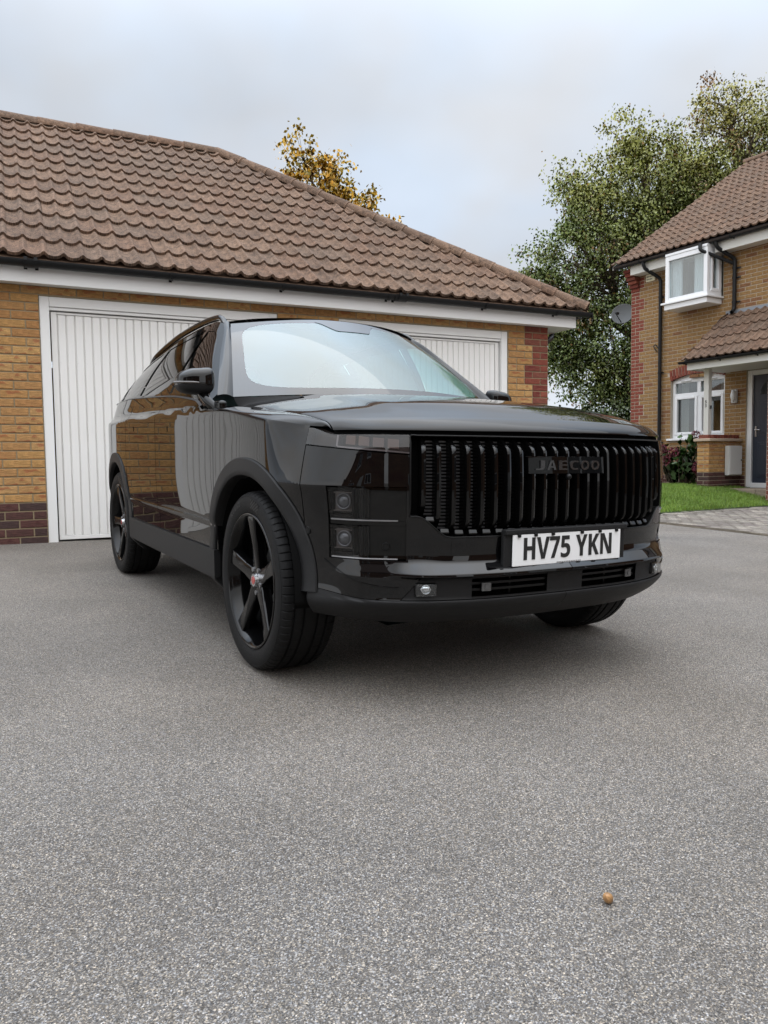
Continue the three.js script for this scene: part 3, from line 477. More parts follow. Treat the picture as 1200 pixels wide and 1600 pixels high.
  part('lead_flashing', sheet((a, b) => V(lerp(px0 + 0.14, px1, a), lerp(3.12, 3.36, b) , b < 0.5 ? 0.20 - b * 0.36 : 0.02) , 24, 4, false), std({ color: rgb(0.24, 0.26, 0.29), roughness: 0.55, metalness: 0.3, side: THREE.DoubleSide }), pr);
  part('porch_fascia', merge([bx(px0 + 0.1, px1, 2.19, 2.33, pz - 0.05, pz - 0.03, 0.003), bx(px0 + 0.1, px0 + 0.12, 2.19, 2.34, 0.006, pz - 0.052, 0.003)]), soffitWhite, house);
  part('porch_ceiling', bx(px0 + 0.122, px1, 2.20, 2.215, 0.006, pz - 0.052), soffitWhite, house);
  const pg = part('gutter', gutterGeo(px0 - 0.03, px1, 0.045).translate(0, 2.35, pz + 0.022), gutterBlack, house);
  for (const x of [2.2, 2.9, 3.6]) { const o = part('gutter_bracket', gutterBracket(0.045), gutterBlack, pg); o.position.set(x, 2.35, pz + 0.022); }
  const post = part('porch_post', bx(2.43, 2.53, 0.98, 2.198, 0.80, 0.90, 0.006), std({ color: rgb(0.62, 0.61, 0.57), roughness: 0.7 }), house);
  for (const [s, y] of [['5', 1.60], ['3', 1.53]]) { const o = part('post_number', text(s, 0.032, 0.055, 0.004), std({ color: rgb(0.03, 0.03, 0.03), roughness: 0.5 }), post); o.position.set(2.48, y, 0.901); }
  part('post_bracket', merge([box(0.03, 0.06, 0.03, 2.545, 1.50, 0.85, 0.005)]), std({ color: rgb(0.05, 0.05, 0.05), roughness: 0.6 }), post);
  // low wall that carries the post
  const lw = part('low_wall', bx(2.35, 2.59, -0.3, 0.86, 0.006, 0.954), mortarPale, house);
  const put = (g, k, f) => { const o = part('brick', g, (k ? darkMats : buffMats)[Math.floor(r() * 4)], lw); f(o); };
  layBricks(0, 0.96, -0.3, 16, L, c, [], (x, j) => (j < 8 ? 1 : 0), (x, y, w, h, k) => { if (y > 0.87) return; put(brickOf(w, h), k, o => { o.position.set(2.60, y, 0.96 - x); o.rotation.y = Math.PI / 2; }); });
  layBricks(0, 0.25, -0.3, 16, L, c, [], (x, j) => (j < 8 ? 1 : 0), (x, y, w, h, k) => { if (y > 0.87) return; put(brickOf(w, h), k, o => { o.position.set(2.347 + x, y, 0.962); }); });
  part('coping', bx(2.30, 2.65, 0.872, 0.925, 0.006, 1.01, 0.012), std({ color: rgb(0.46, 0.36, 0.27), roughness: 0.9 }), lw);
  for (let i = 0; i < 12; i++) { const o = part('coping_brick', box(0.21, 0.07, 0.068, 2.475, 0.962, 0.05 + i * 0.078 , 0.005), redMats[i % 4], lw); if (i >= 10) o.position.y = -0.002; }
  // meter box on the low wall
  const mb = part('meter_box', bx(2.612, 2.70, 0.24, 0.79, 0.10, 0.50, 0.008), std({ color: rgb(0.60, 0.60, 0.58), roughness: 0.5 }), house);
  part('meter_door', bx(2.702, 2.712, 0.255, 0.775, 0.115, 0.485, 0.004), std({ color: rgb(0.66, 0.66, 0.64), roughness: 0.45 }), mb);
  part('meter_latch', new THREE.CylinderGeometry(0.012, 0.012, 0.012, 12).rotateZ(Math.PI / 2).translate(2.717, 0.52, 0.145), gutterBlack, mb);
  // bulkhead light beside the door
  const lm = part('wall_light', bx(2.42, 2.54, 1.60, 1.86, 0.004, 0.06, 0.02), std({ color: rgb(0.5, 0.5, 0.5), roughness: 0.4 }), house);
  part('light_glass', (() => { const g = new THREE.SphereGeometry(1, 20, 14); g.scale(0.05, 0.11, 0.05); g.translate(2.48, 1.74, 0.07); return g; })(), phys({ color: rgb(0.7, 0.72, 0.72), roughness: 0.25, clearcoat: 1 }), lm);
  // front door
  const df = part('door_frame', merge([bx(2.70, 2.80, 0.0, 2.19, -0.14, -0.03, 0.006), bx(3.57, 3.66, 0.0, 2.19, -0.14, -0.03, 0.006), bx(2.801, 3.569, 2.10, 2.19, -0.14, -0.03, 0.006), bx(2.801, 3.569, 0.0, 0.09, -0.14, -0.01, 0.006)]), upvc, house);
  const navy = phys({ color: rgb(0.028, 0.036, 0.055), roughness: 0.35, clearcoat: 0.3, clearcoatRoughness: 0.2 });
  const fd = part('front_door', bx(2.80, 3.57, 0.09, 2.10, -0.12, -0.075, 0.004), navy, house);
  for (const [a, b, y0, y1] of [[2.90, 3.14, 0.2, 0.85], [3.23, 3.47, 0.2, 0.85], [2.90, 3.14, 0.98, 1.62], [3.23, 3.47, 0.98, 1.62]]) part('door_panel', merge([bx(a, b, y0, y1, -0.074, -0.066, 0.004), bx(a + 0.04, b - 0.04, y0 + 0.04, y1 - 0.04, -0.065, -0.058, 0.004)]), navy, fd);
  part('fan_light', (() => { const s = new THREE.Shape(); s.absarc(0, 0, 0.25, 0, Math.PI, false); const g = new THREE.ExtrudeGeometry(s, { depth: 0.008, bevelEnabled: true, bevelSize: 0.006, bevelThickness: 0.004, bevelSegments: 2, curveSegments: 16 }); g.translate(3.185, 1.74, -0.074); return g; })(), phys({ color: rgb(0.02, 0.025, 0.03), roughness: 0.08, clearcoat: 1 }), fd);
  part('door_handle', merge([box(0.03, 0.2, 0.015, 2.86, 1.05, -0.068, 0.005), box(0.11, 0.02, 0.02, 2.9, 1.08, -0.045, 0.008)]), std({ color: rgb(0.5, 0.5, 0.5), roughness: 0.3, metalness: 0.9 }), fd);
  part('door_step', merge([bx(2.62, 3.30, -0.3, -0.0, 0.006, 0.62, 0.01), bx(3.305, 3.95, -0.3, -0.0, 0.006, 0.62, 0.01)]), std({ map: brickTex[1].map, color: rgb(0.40, 0.33, 0.25), roughness: 0.95 }), house);
  // red brick pier at the other side of the porch
  const pier = part('porch_pier', bx(3.72, 3.98, -0.4, 2.19, 0.02, 0.99), mortarPale, house);
  layBricks(0, 0.99, -0.3, 33, L, c, [], () => 0, (x, y, w, h) => { if (x > 0.99) return; const o = part('brick', brickOf(w, h), redMats[Math.floor(r() * 4)], pier); o.position.set(3.714, y, x); o.rotation.y = -Math.PI / 2; });
  layBricks(0, 0.26, -0.3, 33, L, c, [], () => 0, (x, y, w, h) => { const o = part('brick', brickOf(w, h), redMats[Math.floor(r() * 4)], pier); o.position.set(3.72 + x, y, 0.996); });
  layBricks(0, 0.99, -0.3, 33, L, c, [], () => 0, (x, y, w, h) => { const o = part('brick', brickOf(w, h), redMats[Math.floor(r() * 4)], pier); o.position.set(3.986, y, 0.99 - x); o.rotation.y = Math.PI / 2; });
}
// satellite dish on the far gable
{
  const d = thing('satellite_dish', 'grey satellite dish fixed to the side of the brick house', 'satellite dish');
  d.position.copy(house.localToWorld((house.updateMatrixWorld(), V(-0.02, 3.72, -0.12)))); d.rotation.y = -58 * Math.PI / 180;
  const dish = part('dish', (() => { const pts = []; for (let i = 0; i <= 12; i++) { const t = i / 12; pts.push(new THREE.Vector2(t * 0.24, 0.06 * t * t)); } for (let i = 12; i >= 0; i--) { const t = i / 12; pts.push(new THREE.Vector2(t * 0.24 - (i ? 0 : 0), 0.06 * t * t - 0.008)); } const g = new THREE.LatheGeometry(pts, 28); g.rotateX(Math.PI / 2 - 0.35); g.rotateY(0.5); g.translate(-0.20, 0, 0.12); return g; })(), std({ color: rgb(0.085, 0.09, 0.092), roughness: 0.6, side: THREE.DoubleSide }), d);
  part('bracket', tube([V(0.015, -0.1, 0), V(-0.1, -0.1, 0.02), V(-0.19, -0.02, 0.10)], 0.015, 12, 8), gutterBlack, d);
  part('feed_arm', merge([tube([V(-0.19, -0.2, 0.14), V(-0.15, -0.1, 0.32), V(-0.14, -0.02, 0.40)], 0.01, 12, 8), box(0.05, 0.05, 0.09, -0.14, 0.0, 0.38, 0.01)]), gutterBlack, d);
}

// ---------------------------------------------------------------- trees and shrubs
const barkMat = std({ color: rgb(0.085, 0.065, 0.048), roughness: 1 });
const leafMat = phys({ color: 0xffffff, vertexColors: true, roughness: 0.75, transmission: 0.55, thickness: 0, side: THREE.DoubleSide });
class Leaves {
  constructor() { this.P = []; this.C = []; this.N = []; }
  add(p, size, r, col, droop = 0.35) {
    const d = V(r() - 0.5, r() - 0.5 - droop, r() - 0.5).normalize(), s = V(r() - 0.5, r() - 0.5, r() - 0.5).cross(d).normalize(), n = s.clone().cross(d).normalize(); if (n.y < 0) n.negate();
    const L = size * (0.7 + 0.6 * r()), w = L * 0.34, a = p, b = p.clone().addScaledVector(d, L * 0.45).addScaledVector(s, w).addScaledVector(n, L * 0.06), e = p.clone().addScaledVector(d, L), f = p.clone().addScaledVector(d, L * 0.45).addScaledVector(s, -w).addScaledVector(n, L * 0.06);
    for (const v of [a, b, e, a, e, f]) { this.P.push(v.x, v.y, v.z); this.C.push(...col); this.N.push(n.x, n.y, n.z); }
  }
  geo() { const g = new THREE.BufferGeometry(); g.setAttribute('position', new THREE.Float32BufferAttribute(this.P, 3)); g.setAttribute('color', new THREE.Float32BufferAttribute(this.C, 3)); g.setAttribute('normal', new THREE.Float32BufferAttribute(this.N, 3)); return g; }
}
function limb(a, b, ra, rb, r, bend = 0.12, seg = 7) { // tapered, slightly crooked branch
  const L = a.distanceTo(b), mid = a.clone().lerp(b, 0.5).add(V((r() - 0.5) * bend * L, (r() - 0.2) * bend * L, (r() - 0.5) * bend * L)), c = new THREE.QuadraticBezierCurve3(a, mid, b), g = new THREE.TubeGeometry(c, seg, 1, 6, false), p = g.attributes.position, n = 7;
  for (let i = 0; i <= seg; i++) { const o = c.getPoint(i / seg), R = lerp(ra, rb, i / seg); for (let k = 0; k < n; k++) { const q = i * n + k; p.setXYZ(q, o.x + (p.getX(q) - o.x) * R, o.y + (p.getY(q) - o.y) * R, o.z + (p.getZ(q) - o.z) * R); } }
  g.userData = { c }; return g;
}
// shells: list of [cx, cy, cz, rx, ry, rz] lobes (relative to the foot) that the twigs fill
function tree(name, label, category, pos, h, trunkR, lobes, seed, o) {
  const t = thing(name, label, category, o.group), r = rng(seed), wood = [], limbs = [], lv = new Leaves(); t.position.copy(pos);
  const top = V(0, h * 0.86, 0); wood.push(limb(V(0, -0.3, 0), V(0.1, h * 0.45, 0.05), trunkR, trunkR * 0.62, r, 0.05, 8), limb(V(0.1, h * 0.45, 0.05), top, trunkR * 0.62, trunkR * 0.1, r, 0.08, 8));
  const vol = lobes.map(l => l[3] * l[4] * l[5]), tot = vol.reduce((a, b) => a + b, 0), core = lobes.map(l => V(l[0], l[1], l[2]));
  lobes.forEach((l, li) => {
    const c = core[li], y0 = clamp(c.y - l[4] * 0.9 - Math.hypot(c.x, c.z) * 0.35, h * 0.12, h * 0.75), root = V(0, y0, 0), main = limb(root, c, trunkR * 0.42, trunkR * 0.16, r, 0.18, 8); limbs.push(main);
    const n = Math.max(4, Math.round(o.clumps * Math.pow(vol[li] / tot, 0.8)));
    for (let k = 0; k < n; k++) {
      const d = V(r() * 2 - 1, r() * 2 - 1, r() * 2 - 1); if (d.length() > 1 || d.length() < 0.05) { k--; continue; }
      const q = Math.pow(d.length(), 0.55) / d.length(); d.multiplyScalar(q);
      const wob = 0.82 + 0.42 * noise.noise(d.x * 2.1 + seed, d.y * 2.1, d.z * 2.1);
      const p = V(c.x + d.x * l[3] * wob, c.y + d.y * l[4] * wob, c.z + d.z * l[5] * wob), from = main.userData.c.getPoint(clamp(0.45 + 0.55 * r()));
      if (r() < o.twig) limbs.push(limb(from, p, trunkR * 0.10, trunkR * 0.02, r, 0.2, 4));
      const cr = o.clumpR * (0.6 + 0.8 * r()), tone = o.tone(p.y / h, d, r), m = Math.round(o.leaves * (0.5 + r()) * (d.length() > 0.85 ? 0.75 : 1));
      const stretch = V(0.8 + 0.6 * r(), 0.55 + 0.4 * r(), 0.8 + 0.6 * r());
      for (let i = 0; i < m; i++) {
        const e = V(r() + r() + r() - 1.5, r() + r() + r() - 1.5, r() + r() + r() - 1.5).multiplyScalar(cr * 0.9).multiply(stretch), k2 = 0.84 + 0.32 * r(), c2 = r() < o.odd ? o.oddCol : tone;
        lv.add(p.clone().add(e), o.leaf, r, [c2[0] * k2, c2[1] * k2, c2[2] * k2]);
      }
    }
  });
  part('trunk', merge(wood), barkMat, t); part('branches', merge(limbs), barkMat, t);
  const cr = part('crown', lv.geo(), leafMat, t); return t;
}
{
  const green = (a, d, r) => { const k = clamp(sstep(0.45, 1, a) * 0.75 + 0.3 * (r() - 0.5) + 0.25 * noise.noise(d.x * 2, a * 5, d.z * 2)), g = [0.24, 0.32, 0.095], y = [0.56, 0.52, 0.14]; const b = r() < 0.04 ? [0.40, 0.26, 0.11] : null; return b || g.map((v, i) => lerp(v, y[i], k)); };
  const A = gy(9, -24);
  // the two broad trees behind the houses
  tree('broadleaf_tree', 'tall green tree turning yellow, rising between garage and brick house', 'tree', V(8.6, -0.4, -25), 13.2, 0.28, [[0, 9.4, 0, 2.6, 2.6, 2.6], [-1.7, 7.6, 0.6, 2.5, 2.3, 2.2], [1.9, 8.4, 0.4, 2.6, 2.6, 2.4], [-2.9, 5.2, 0.8, 1.7, 1.6, 1.8], [-1.2, 4.4, 1.0, 2.2, 2.2, 2.0], [1.0, 5.2, 1.4, 2.4, 2.6, 2.0], [-0.2, 2.4, 0.8, 2.2, 1.9, 1.8], [-3.4, 6.9, 0.2, 0.9, 0.8, 0.9], [-0.6, 11.4, 0.2, 1.0, 1.1, 1.0], [-2.3, 10.0, 0, 1.0, 1.1, 1.0]], 101, { group: 'broad trees behind the houses', clumps: 900, clumpR: 0.45, leaves: 110, leaf: 0.092, twig: 0.4, odd: 0.03, oddCol: [0.36, 0.2, 0.06], tone: green });
  tree('broadleaf_tree', 'tall green tree turning yellow, rising behind the brick house roof', 'tree', V(12.0, -0.9, -26), 15.2, 0.3, [[0, 11, 0, 2.6, 2.8, 2.4], [-1.4, 9.2, 0.6, 2.3, 2.4, 2.0], [1.8, 9.4, 0.3, 2.4, 2.6, 2.2], [-0.4, 13.4, 0.1, 1.2, 1.3, 1.2], [0, 6.8, 0.5, 2.6, 2.2, 2.2], [1.1, 13.0, 0.2, 1.1, 1.4, 1.1], [2.6, 11.6, 0.2, 1.6, 1.8, 1.4], [-2.2, 10.6, 0.3, 1.3, 1.3, 1.2], [3.6, 9.6, 0.2, 1.8, 2.0, 1.6]], 102, { group: 'broad trees behind the houses', clumps: 640, clumpR: 0.46, leaves: 84, leaf: 0.092, twig: 0.6, odd: 0.04, oddCol: [0.36, 0.2, 0.06], tone: (a, d, r) => { const c = green(a, d, r); return [c[0] * 1.06, c[1], c[2] * 1.1]; } });
  tree('autumn_tree', 'small tree with thin golden leaves showing over the garage ridge', 'tree', V(-1.5, 0.2, -19), 9.2, 0.11, [[0, 7.2, 0, 1.0, 0.8, 0.9], [0.9, 6.9, 0.1, 0.9, 0.7, 0.8], [-0.8, 6.9, 0.1, 0.75, 0.8, 0.7], [-0.4, 8.2, 0, 0.65, 0.7, 0.6], [1.5, 6.35, 0.1, 0.7, 0.5, 0.6], [0.4, 7.9, 0, 0.5, 0.5, 0.5], [-0.1, 6.0, 0, 1.5, 0.9, 1.0]], 103, { clumps: 230, clumpR: 0.22, leaves: 30, leaf: 0.10, twig: 1, odd: 0.2, oddCol: [0.32, 0.27, 0.06], tone: (a, d, r) => { const k = r(); return [lerp(0.60, 0.88, k), lerp(0.42, 0.52, k), lerp(0.05, 0.07, k)]; } });
  // low shrub by the garage's far corner
  tree('shrub', 'low dark green shrub beneath the tall tree beside the garage', 'shrub', V(5.6, 0.25, -18.5), 2.4, 0.05, [[0, 1.3, 0, 1.5, 0.9, 1.0], [-1.1, 1.0, 0.2, 1.0, 0.8, 0.8]], 104, { clumps: 90, clumpR: 0.26, leaves: 44, leaf: 0.09, twig: 0.5, odd: 0, oddCol: [0, 0, 0], tone: (a, d, r) => { const k = r(); return [lerp(0.08, 0.16, k), lerp(0.13, 0.21, k), lerp(0.05, 0.08, k)]; } });
  // hydrangea in front of the house window
  const p = house.localToWorld(V(1.75, 0, 0.62)), t = thing('hydrangea_bush', 'leafy bush with faded red flower heads under the house window', 'bush'), r = rng(105); t.position.copy(p).setY(gy(p.x, p.z) + 0.01);
  const stems = [], lv = new Leaves(), heads = [];
  for (let i = 0; i < 46; i++) {
    const a = r() * 6.28, q = Math.sqrt(r()), e = V(Math.cos(a) * q * 0.55, 0.35 + 0.75 * r() * (1.1 - 0.45 * q), Math.sin(a) * q * 0.48); stems.push(limb(V(e.x * 0.3, -0.05, e.z * 0.3), e, 0.009, 0.004, r, 0.15, 4));
    for (let k = 0; k < 15; k++) { const f = 0.35 + 0.65 * r(), c = e.clone().multiplyScalar(f).add(V((r() - 0.5) * 0.14, (r() - 0.3) * 0.1, (r() - 0.5) * 0.14)), g = 0.7 + 0.6 * r(); lv.add(c, 0.14, r, [0.09 * g, 0.19 * g, 0.045 * g], 0.1); }
    if (i % 7 === 0) heads.push(e.clone().add(V(0, 0.03, 0)));
  }
  for (const e of [V(-0.5, 0.72, 0.36), V(-0.32, 0.66, 0.45), V(0.1, 0.38, 0.52), V(0.16, 0.32, 0.5), V(-0.46, 0.5, 0.42)]) heads.push(e);
  part('stems', merge(stems), barkMat, t); part('leaves', lv.geo(), leafMat, t);
  for (const e of heads) { const f = new Leaves(), R = 0.085 + 0.03 * r(); for (let k = 0; k < 260; k++) { const d = V(r() - 0.5, r() - 0.4, r() - 0.5).normalize(), g = 0.6 + 0.7 * r(); f.add(e.clone().addScaledVector(d, R * (0.8 + 0.25 * r())), 0.028, r, [0.36 * g, 0.05 * g, 0.10 * g], 0); } part('flower_head', f.geo(), leafMat, t); }
}

// ---------------------------------------------------------------- the car: x forward, y up, z to its right side
const car = thing('parked_car', 'glossy black sport utility car with tall vertical bar grille on the drive', 'car');
{
  const yaw = 0.52044, pit = 0.02536, rol = -0.01191;
  const fw = V(Math.sin(yaw) * Math.cos(pit), -Math.sin(pit), Math.cos(yaw) * Math.cos(pit)), up0 = V(0, 1, 0).addScaledVector(fw, -fw.y).normalize(), rt0 = fw.clone().cross(up0), up = up0.clone().multiplyScalar(Math.cos(rol)).addScaledVector(rt0, Math.sin(rol)), rt = fw.clone().cross(up);
  car.quaternion.setFromRotationMatrix(new THREE.Matrix4().makeBasis(fw, up, rt)); car.position.set(0.24628, 0.05028, -3.44492);
}
{
  const paint = phys({ color: rgb(0.0022, 0.0022, 0.0025), roughness: 0.012, specularIntensity: 1, ior: 1.5 });
  const gloss = phys({ color: rgb(0.0025, 0.0025, 0.0025), roughness: 0.02, specularIntensity: 0.75, ior: 1.5 });
  const grain = dataTex(256, (() => { const a = tileable(256, 128, 201), b = tileable(256, 64, 202); return (i, j) => { const v = a(i, j) * 0.6 + b(i, j) * 0.4; return [v, v, v]; }; })(), false);
  const matte = phys({ color: rgb(0.013, 0.013, 0.0135), roughness: 0.5, specularIntensity: 0.45, bumpMap: grain, bumpScale: 0.0004 });
  const satin = phys({ color: rgb(0.006, 0.006, 0.006), roughness: 0.3, specularIntensity: 0.5 });
  const dark = phys({ color: rgb(0.004, 0.004, 0.004), roughness: 0.9, specularIntensity: 0.2 });
  const chrome = std({ color: rgb(0.75, 0.75, 0.76), roughness: 0.12, metalness: 1 });
  const steel = std({ color: rgb(0.32, 0.32, 0.33), roughness: 0.4, metalness: 0.9 });
  const lensClear = phys({ color: rgb(0.9, 0.92, 0.93), roughness: 0.01, transmission: 1, thickness: 0, ior: 1.6 });
  const lensSmoke = phys({ color: rgb(0.5, 0.5, 0.51), roughness: 0.01, transmission: 1, thickness: 0, ior: 1.45 });
  const screenGlass = phys({ color: rgb(0.42, 0.86, 0.82), roughness: 0.005, transmission: 0.92, thickness: 0, ior: 2.1 });
  const sideGlass = phys({ color: rgb(0.38, 0.42, 0.41), roughness: 0.005, transmission: 1, thickness: 0, ior: 1.75 });
  const privacy = phys({ color: rgb(0.05, 0.055, 0.055), roughness: 0.005, transmission: 1, thickness: 0, ior: 1.85 });

  // plan outline, front centre to rear centre, and height profiles
  const half = new THREE.CatmullRomCurve3([[0.806, 0], [0.804, 0.10], [0.795, 0.28], [0.767, 0.44], [0.715, 0.585], [0.635, 0.71], [0.54, 0.805], [0.43, 0.868], [0.29, 0.905], [0.10, 0.923], [-0.25, 0.931], [-1.2, 0.935], [-2.2, 0.932], [-2.7, 0.922], [-3.1, 0.893], [-3.34, 0.83], [-3.49, 0.70], [-3.56, 0.5], [-3.59, 0.25], [-3.6, 0]].map(p => V(p[0], 0, p[1])), false, 'centripetal');
  half.arcLengthDivisions = 3000; const UM = half.getLength(), NT = 2600, tab = [];
  for (let i = 0; i <= NT; i++) tab.push(half.getPointAt(i / NT));
  const out = u => { const t = clamp(u / UM) * NT, i = Math.min(NT - 1, Math.floor(t)), f = t - i; return tab[i].clone().lerp(tab[i + 1], f); };
  const nrm = u => { const a = out(Math.max(0, u - 0.012)), b = out(Math.min(UM, u + 0.012)), d = b.sub(a).normalize(); return u < 1e-4 ? V(1, 0, 0) : V(d.z, 0, -d.x); };
  const uX = x => { let a = 0, b = NT; while (b - a > 1) { const m = (a + b) >> 1; if (tab[m].x > x) a = m; else b = m; } const f = (tab[a].x - x) / Math.max(1e-6, tab[a].x - tab[b].x); return (a + clamp(f)) / NT * UM; };
  const uZ = z => { let a = 0, b = Math.round(NT * 0.5); while (b - a > 1) { const m = (a + b) >> 1; if (tab[m].z < z) a = m; else b = m; } const f = (z - tab[a].z) / Math.max(1e-6, tab[b].z - tab[a].z); return (a + clamp(f)) / NT * UM; };
  const Fp = spline([[0.26, -0.12], [0.30, -0.055], [0.33, -0.016], [0.372, 0.012], [0.38, 0.006], [0.45, 0.008], [0.505, -0.002], [0.53, -0.006], [0.60, 0], [0.75, 0.002], [0.87, -0.004], [0.93, -0.014], [0.96, -0.024]]);
  const Sp = spline([[0.2, -0.12], [0.26, -0.06], [0.31, -0.02], [0.42, -0.018], [0.54, -0.016], [0.58, -0.004], [0.75, 0.003], [0.90, 0.004], [0.985, 0.005], [1.025, 0.004], [1.035, 0.0], [1.05, -0.016], [1.08, -0.034], [1.13, -0.048], [1.2, -0.066], [1.27, -0.085]]);
  const yCrease = spline([[-0.70, 1.062], [-0.30, 1.049], [-0.05, 1.026], [0.24, 0.990], [0.42, 0.967], [0.6, 0.960]]);
  const ledge = y => sstep(0.452, 0.464, y) * clamp((0.506 - y) / 0.036) * 0.034;
  const Kp = spline([[0.26, -0.12], [0.30, -0.055], [0.36, -0.012], [0.42, -0.022], [0.50, -0.028], [0.62, -0.024], [0.735, -0.006], [0.762, 0.002], [0.79, -0.004], [0.87, -0.024], [0.93, -0.042], [0.97, -0.058]]);
  const off = (u, y) => { const b = sstep(0.76, 1.12, u); const c = sstep(0.76, 0.93, u) * sstep(1.26, 1.04, u); return lerp(lerp(Fp(y) + ledge(y) * sstep(0.70, 0.54, u), Sp(y + (1.036 - yCrease(out(u).x)) * sstep(0.86, 0.97, y)), b), Kp(y), c * 0.85); };
  const body = (u, y, k = 0) => { const s = u < 0 ? -1 : 1, w = Math.abs(u), o = out(w), n = nrm(w), d = off(w, y) + k; return V(o.x + n.x * d, y, s * (o.z + n.z * d)); };
  const F = f => typeof f === 'function' ? f : () => f;
  // patch of the body skin between two u-limits (functions of y) and two y-limits (functions of u); s = side
  function skin(u0, u1, y0, y1, nu, nv, s = 1, k = 0, rim = 0) {
    u0 = F(u0); u1 = F(u1); y0 = F(y0); y1 = F(y1); const kf = F(k);
    const fn = (a, b) => { let y = lerp(y0(u0(0.7)), y1(u0(0.7)), b), u = 0; for (let i = 0; i < 4; i++) { u = lerp(u0(y), u1(y), a); y = lerp(y0(u), y1(u), b); } return body(s * u, y, kf(u, y)); };
    return sheet(fn, nu, nv, s > 0, rim);
  }
  const xOf = u => out(u).x;
  const sideZ = (x, y) => body(uX(x), y).z;
  const AC = [[-0.018, 0.359], [-2.69, 0.359]], archY = (x, R) => { let y = -1; for (const [cx, cy] of AC) { const d = Math.abs(x - cx) / R; if (d < 1) y = Math.max(y, cy + R * Math.pow(1 - Math.pow(d, 2.12), 1 / 2.12)); } return y; };
  const yBelt = spline([[-3.4, 1.205], [-2.6, 1.208], [-2.0, 1.190], [-1.3, 1.158], [-0.8, 1.112], [-0.5, 1.07]]);
  const doorTop = x => lerp(yCrease(x), yBelt(x), sstep(-0.50, -0.82, x));
  const sides = [1, -1], S = s => s > 0;

  // ---- inner shell, floor, wheel wells: what lies behind the gaps
  const shellFn = (s, k) => sheet((a, b) => { const u = a * UM, x = xOf(u), lo = Math.max(0.30, archY(x, 0.425)), hi = Math.max(lo + 0.02, x > -0.5 ? yCrease(x) - 0.03 : yBelt(x) - 0.03); return body(s * Math.max(u, 1e-4), lerp(lo, hi, b), k); }, 240, 8, s > 0);
  part('inner_shell', merge([...sides.map(s => shellFn(s, -0.075)), sheet((a, b) => V(lerp(0.38, -3.3, a), 0.215, lerp(-0.50, 0.50, b)), 4, 4, true), sheet((a, b) => V(lerp(-0.50, -2.16, a), 0.312, lerp(-0.86, 0.86, b)), 4, 4, true)]), dark, car);
  for (const s of sides) for (const [cx, cy] of AC) {
    const R = 0.425, pr = []; // liner
    const lin = sheet((a, b) => { const t = lerp(-0.35, Math.PI + 0.35, a); return V(cx + R * Math.cos(t), Math.max(0.32, cy + R * Math.sin(t)), s * lerp(0.52, 0.895, b)); }, 36, 2, s < 0);
    const wall = sheet((a, b) => V(cx + lerp(-R, R, a), lerp(0.24, cy + R * Math.sqrt(Math.max(0, 1 - Math.pow(lerp(-1, 1, a), 2))), b), s * 0.53), 24, 2, s > 0);
    part('wheel_liner', merge([lin, wall]), dark, car);
  }

  // ---- front bumper and its openings
  const ug = 0.62, yG1 = 0.934, yG0 = u => lerp(0.592, 0.664, sstep(0.48, 0.60, u));
  const uP0 = 0.632, uP1 = 0.915, yP0 = 0.512, yP1 = 0.762, uS = y => uX(0.412), yD = u => lerp(0.872, 0.902, clamp((u - ug) / 0.40));
  for (const s of sides) {
    const bump = [
      skin(ug + 0.004, uS, yP1, u => yD(u) - 0.004, 44, 8, s), // under the day lamp
      skin(uP1, uS, u => lerp(0.50, 0.60, sstep(1.0, 1.03, u)), yP1, 20, 18, s), // beside the lamp pod
      skin(ug + 0.004, uP0, yP0, yP1, 3, 16, s),
      skin(0.001, ug + 0.004, 0.50, u => yG0(Math.min(u, 0.6)) - 0.002, 44, 8, s), // below the grille
      skin(ug + 0.004, uP1, 0.50, yP0, 24, 3, s),
      skin(0.30, 1.0, 0.4555, 0.50, 46, 10, s), skin(0.001, 0.30, 0.4555, 0.50, 16, 10, s),
      skin(1.0, uX(0.430), 0.505, 0.60, 4, 4, s),
    ];
    const b = part('front_bumper', merge(bump), paint, car);
    // edge of the bumper against wing and lamp
    // lamp pod: recess, ledge, two lamps
    const pod = part('lamp_pod', merge([skin(uP0 - 0.002, uP1 + 0.002, yP0 - 0.002, yP1 + 0.002, 24, 8, s, -0.045),
      sheet((a, q) => body(s * lerp(uP0, uP1, a), yP1, -0.047 * q), 24, 1, s < 0), sheet((a, q) => body(s * lerp(uP0, uP1, a), yP0, -0.047 * q), 24, 1, s > 0),
      sheet((a, q) => body(s * uP1, lerp(yP0, yP1, a), -0.047 * q), 8, 1, s > 0), sheet((a, q) => body(s * uP0, lerp(yP0, yP1, a), -0.047 * q), 8, 1, s < 0),
      skin(uP0 + 0.002, uP1 - 0.003, 0.631, 0.645, 24, 2, s, -0.006, 0.04)]), gloss, car);
    part('pod_panel', merge([skin(uP0 + 0.0005, 0.755, 0.6455, yP1 - 0.004, 12, 6, s, -0.010, 0.012), skin(uP0 + 0.0005, 0.755, yP0 + 0.004, 0.630, 12, 6, s, -0.010, 0.012)]), gloss, pod);
    for (const [ya, yb] of [[0.648, 0.756], [0.518, 0.627]]) {
      const uc = 0.862, ym = (ya + yb) / 2 + 0.006, c = body(s * uc, ym, -0.028), n = nrm(uc), dir = V(n.x, 0, s * n.z);
      const lamp = part('headlamp', merge([skin(0.782, 0.793, ya + 0.004, yb - 0.004, 2, 4, s, -0.008, 0.03), skin(0.815, 0.822, ya + 0.004, yb - 0.004, 2, 4, s, -0.010, 0.03), skin(0.822, 0.905, ya + 0.004, ya + 0.012, 10, 2, s, -0.012, 0.02)]), satin, pod);
      const q = new THREE.Quaternion().setFromUnitVectors(V(0, 0, 1), dir);
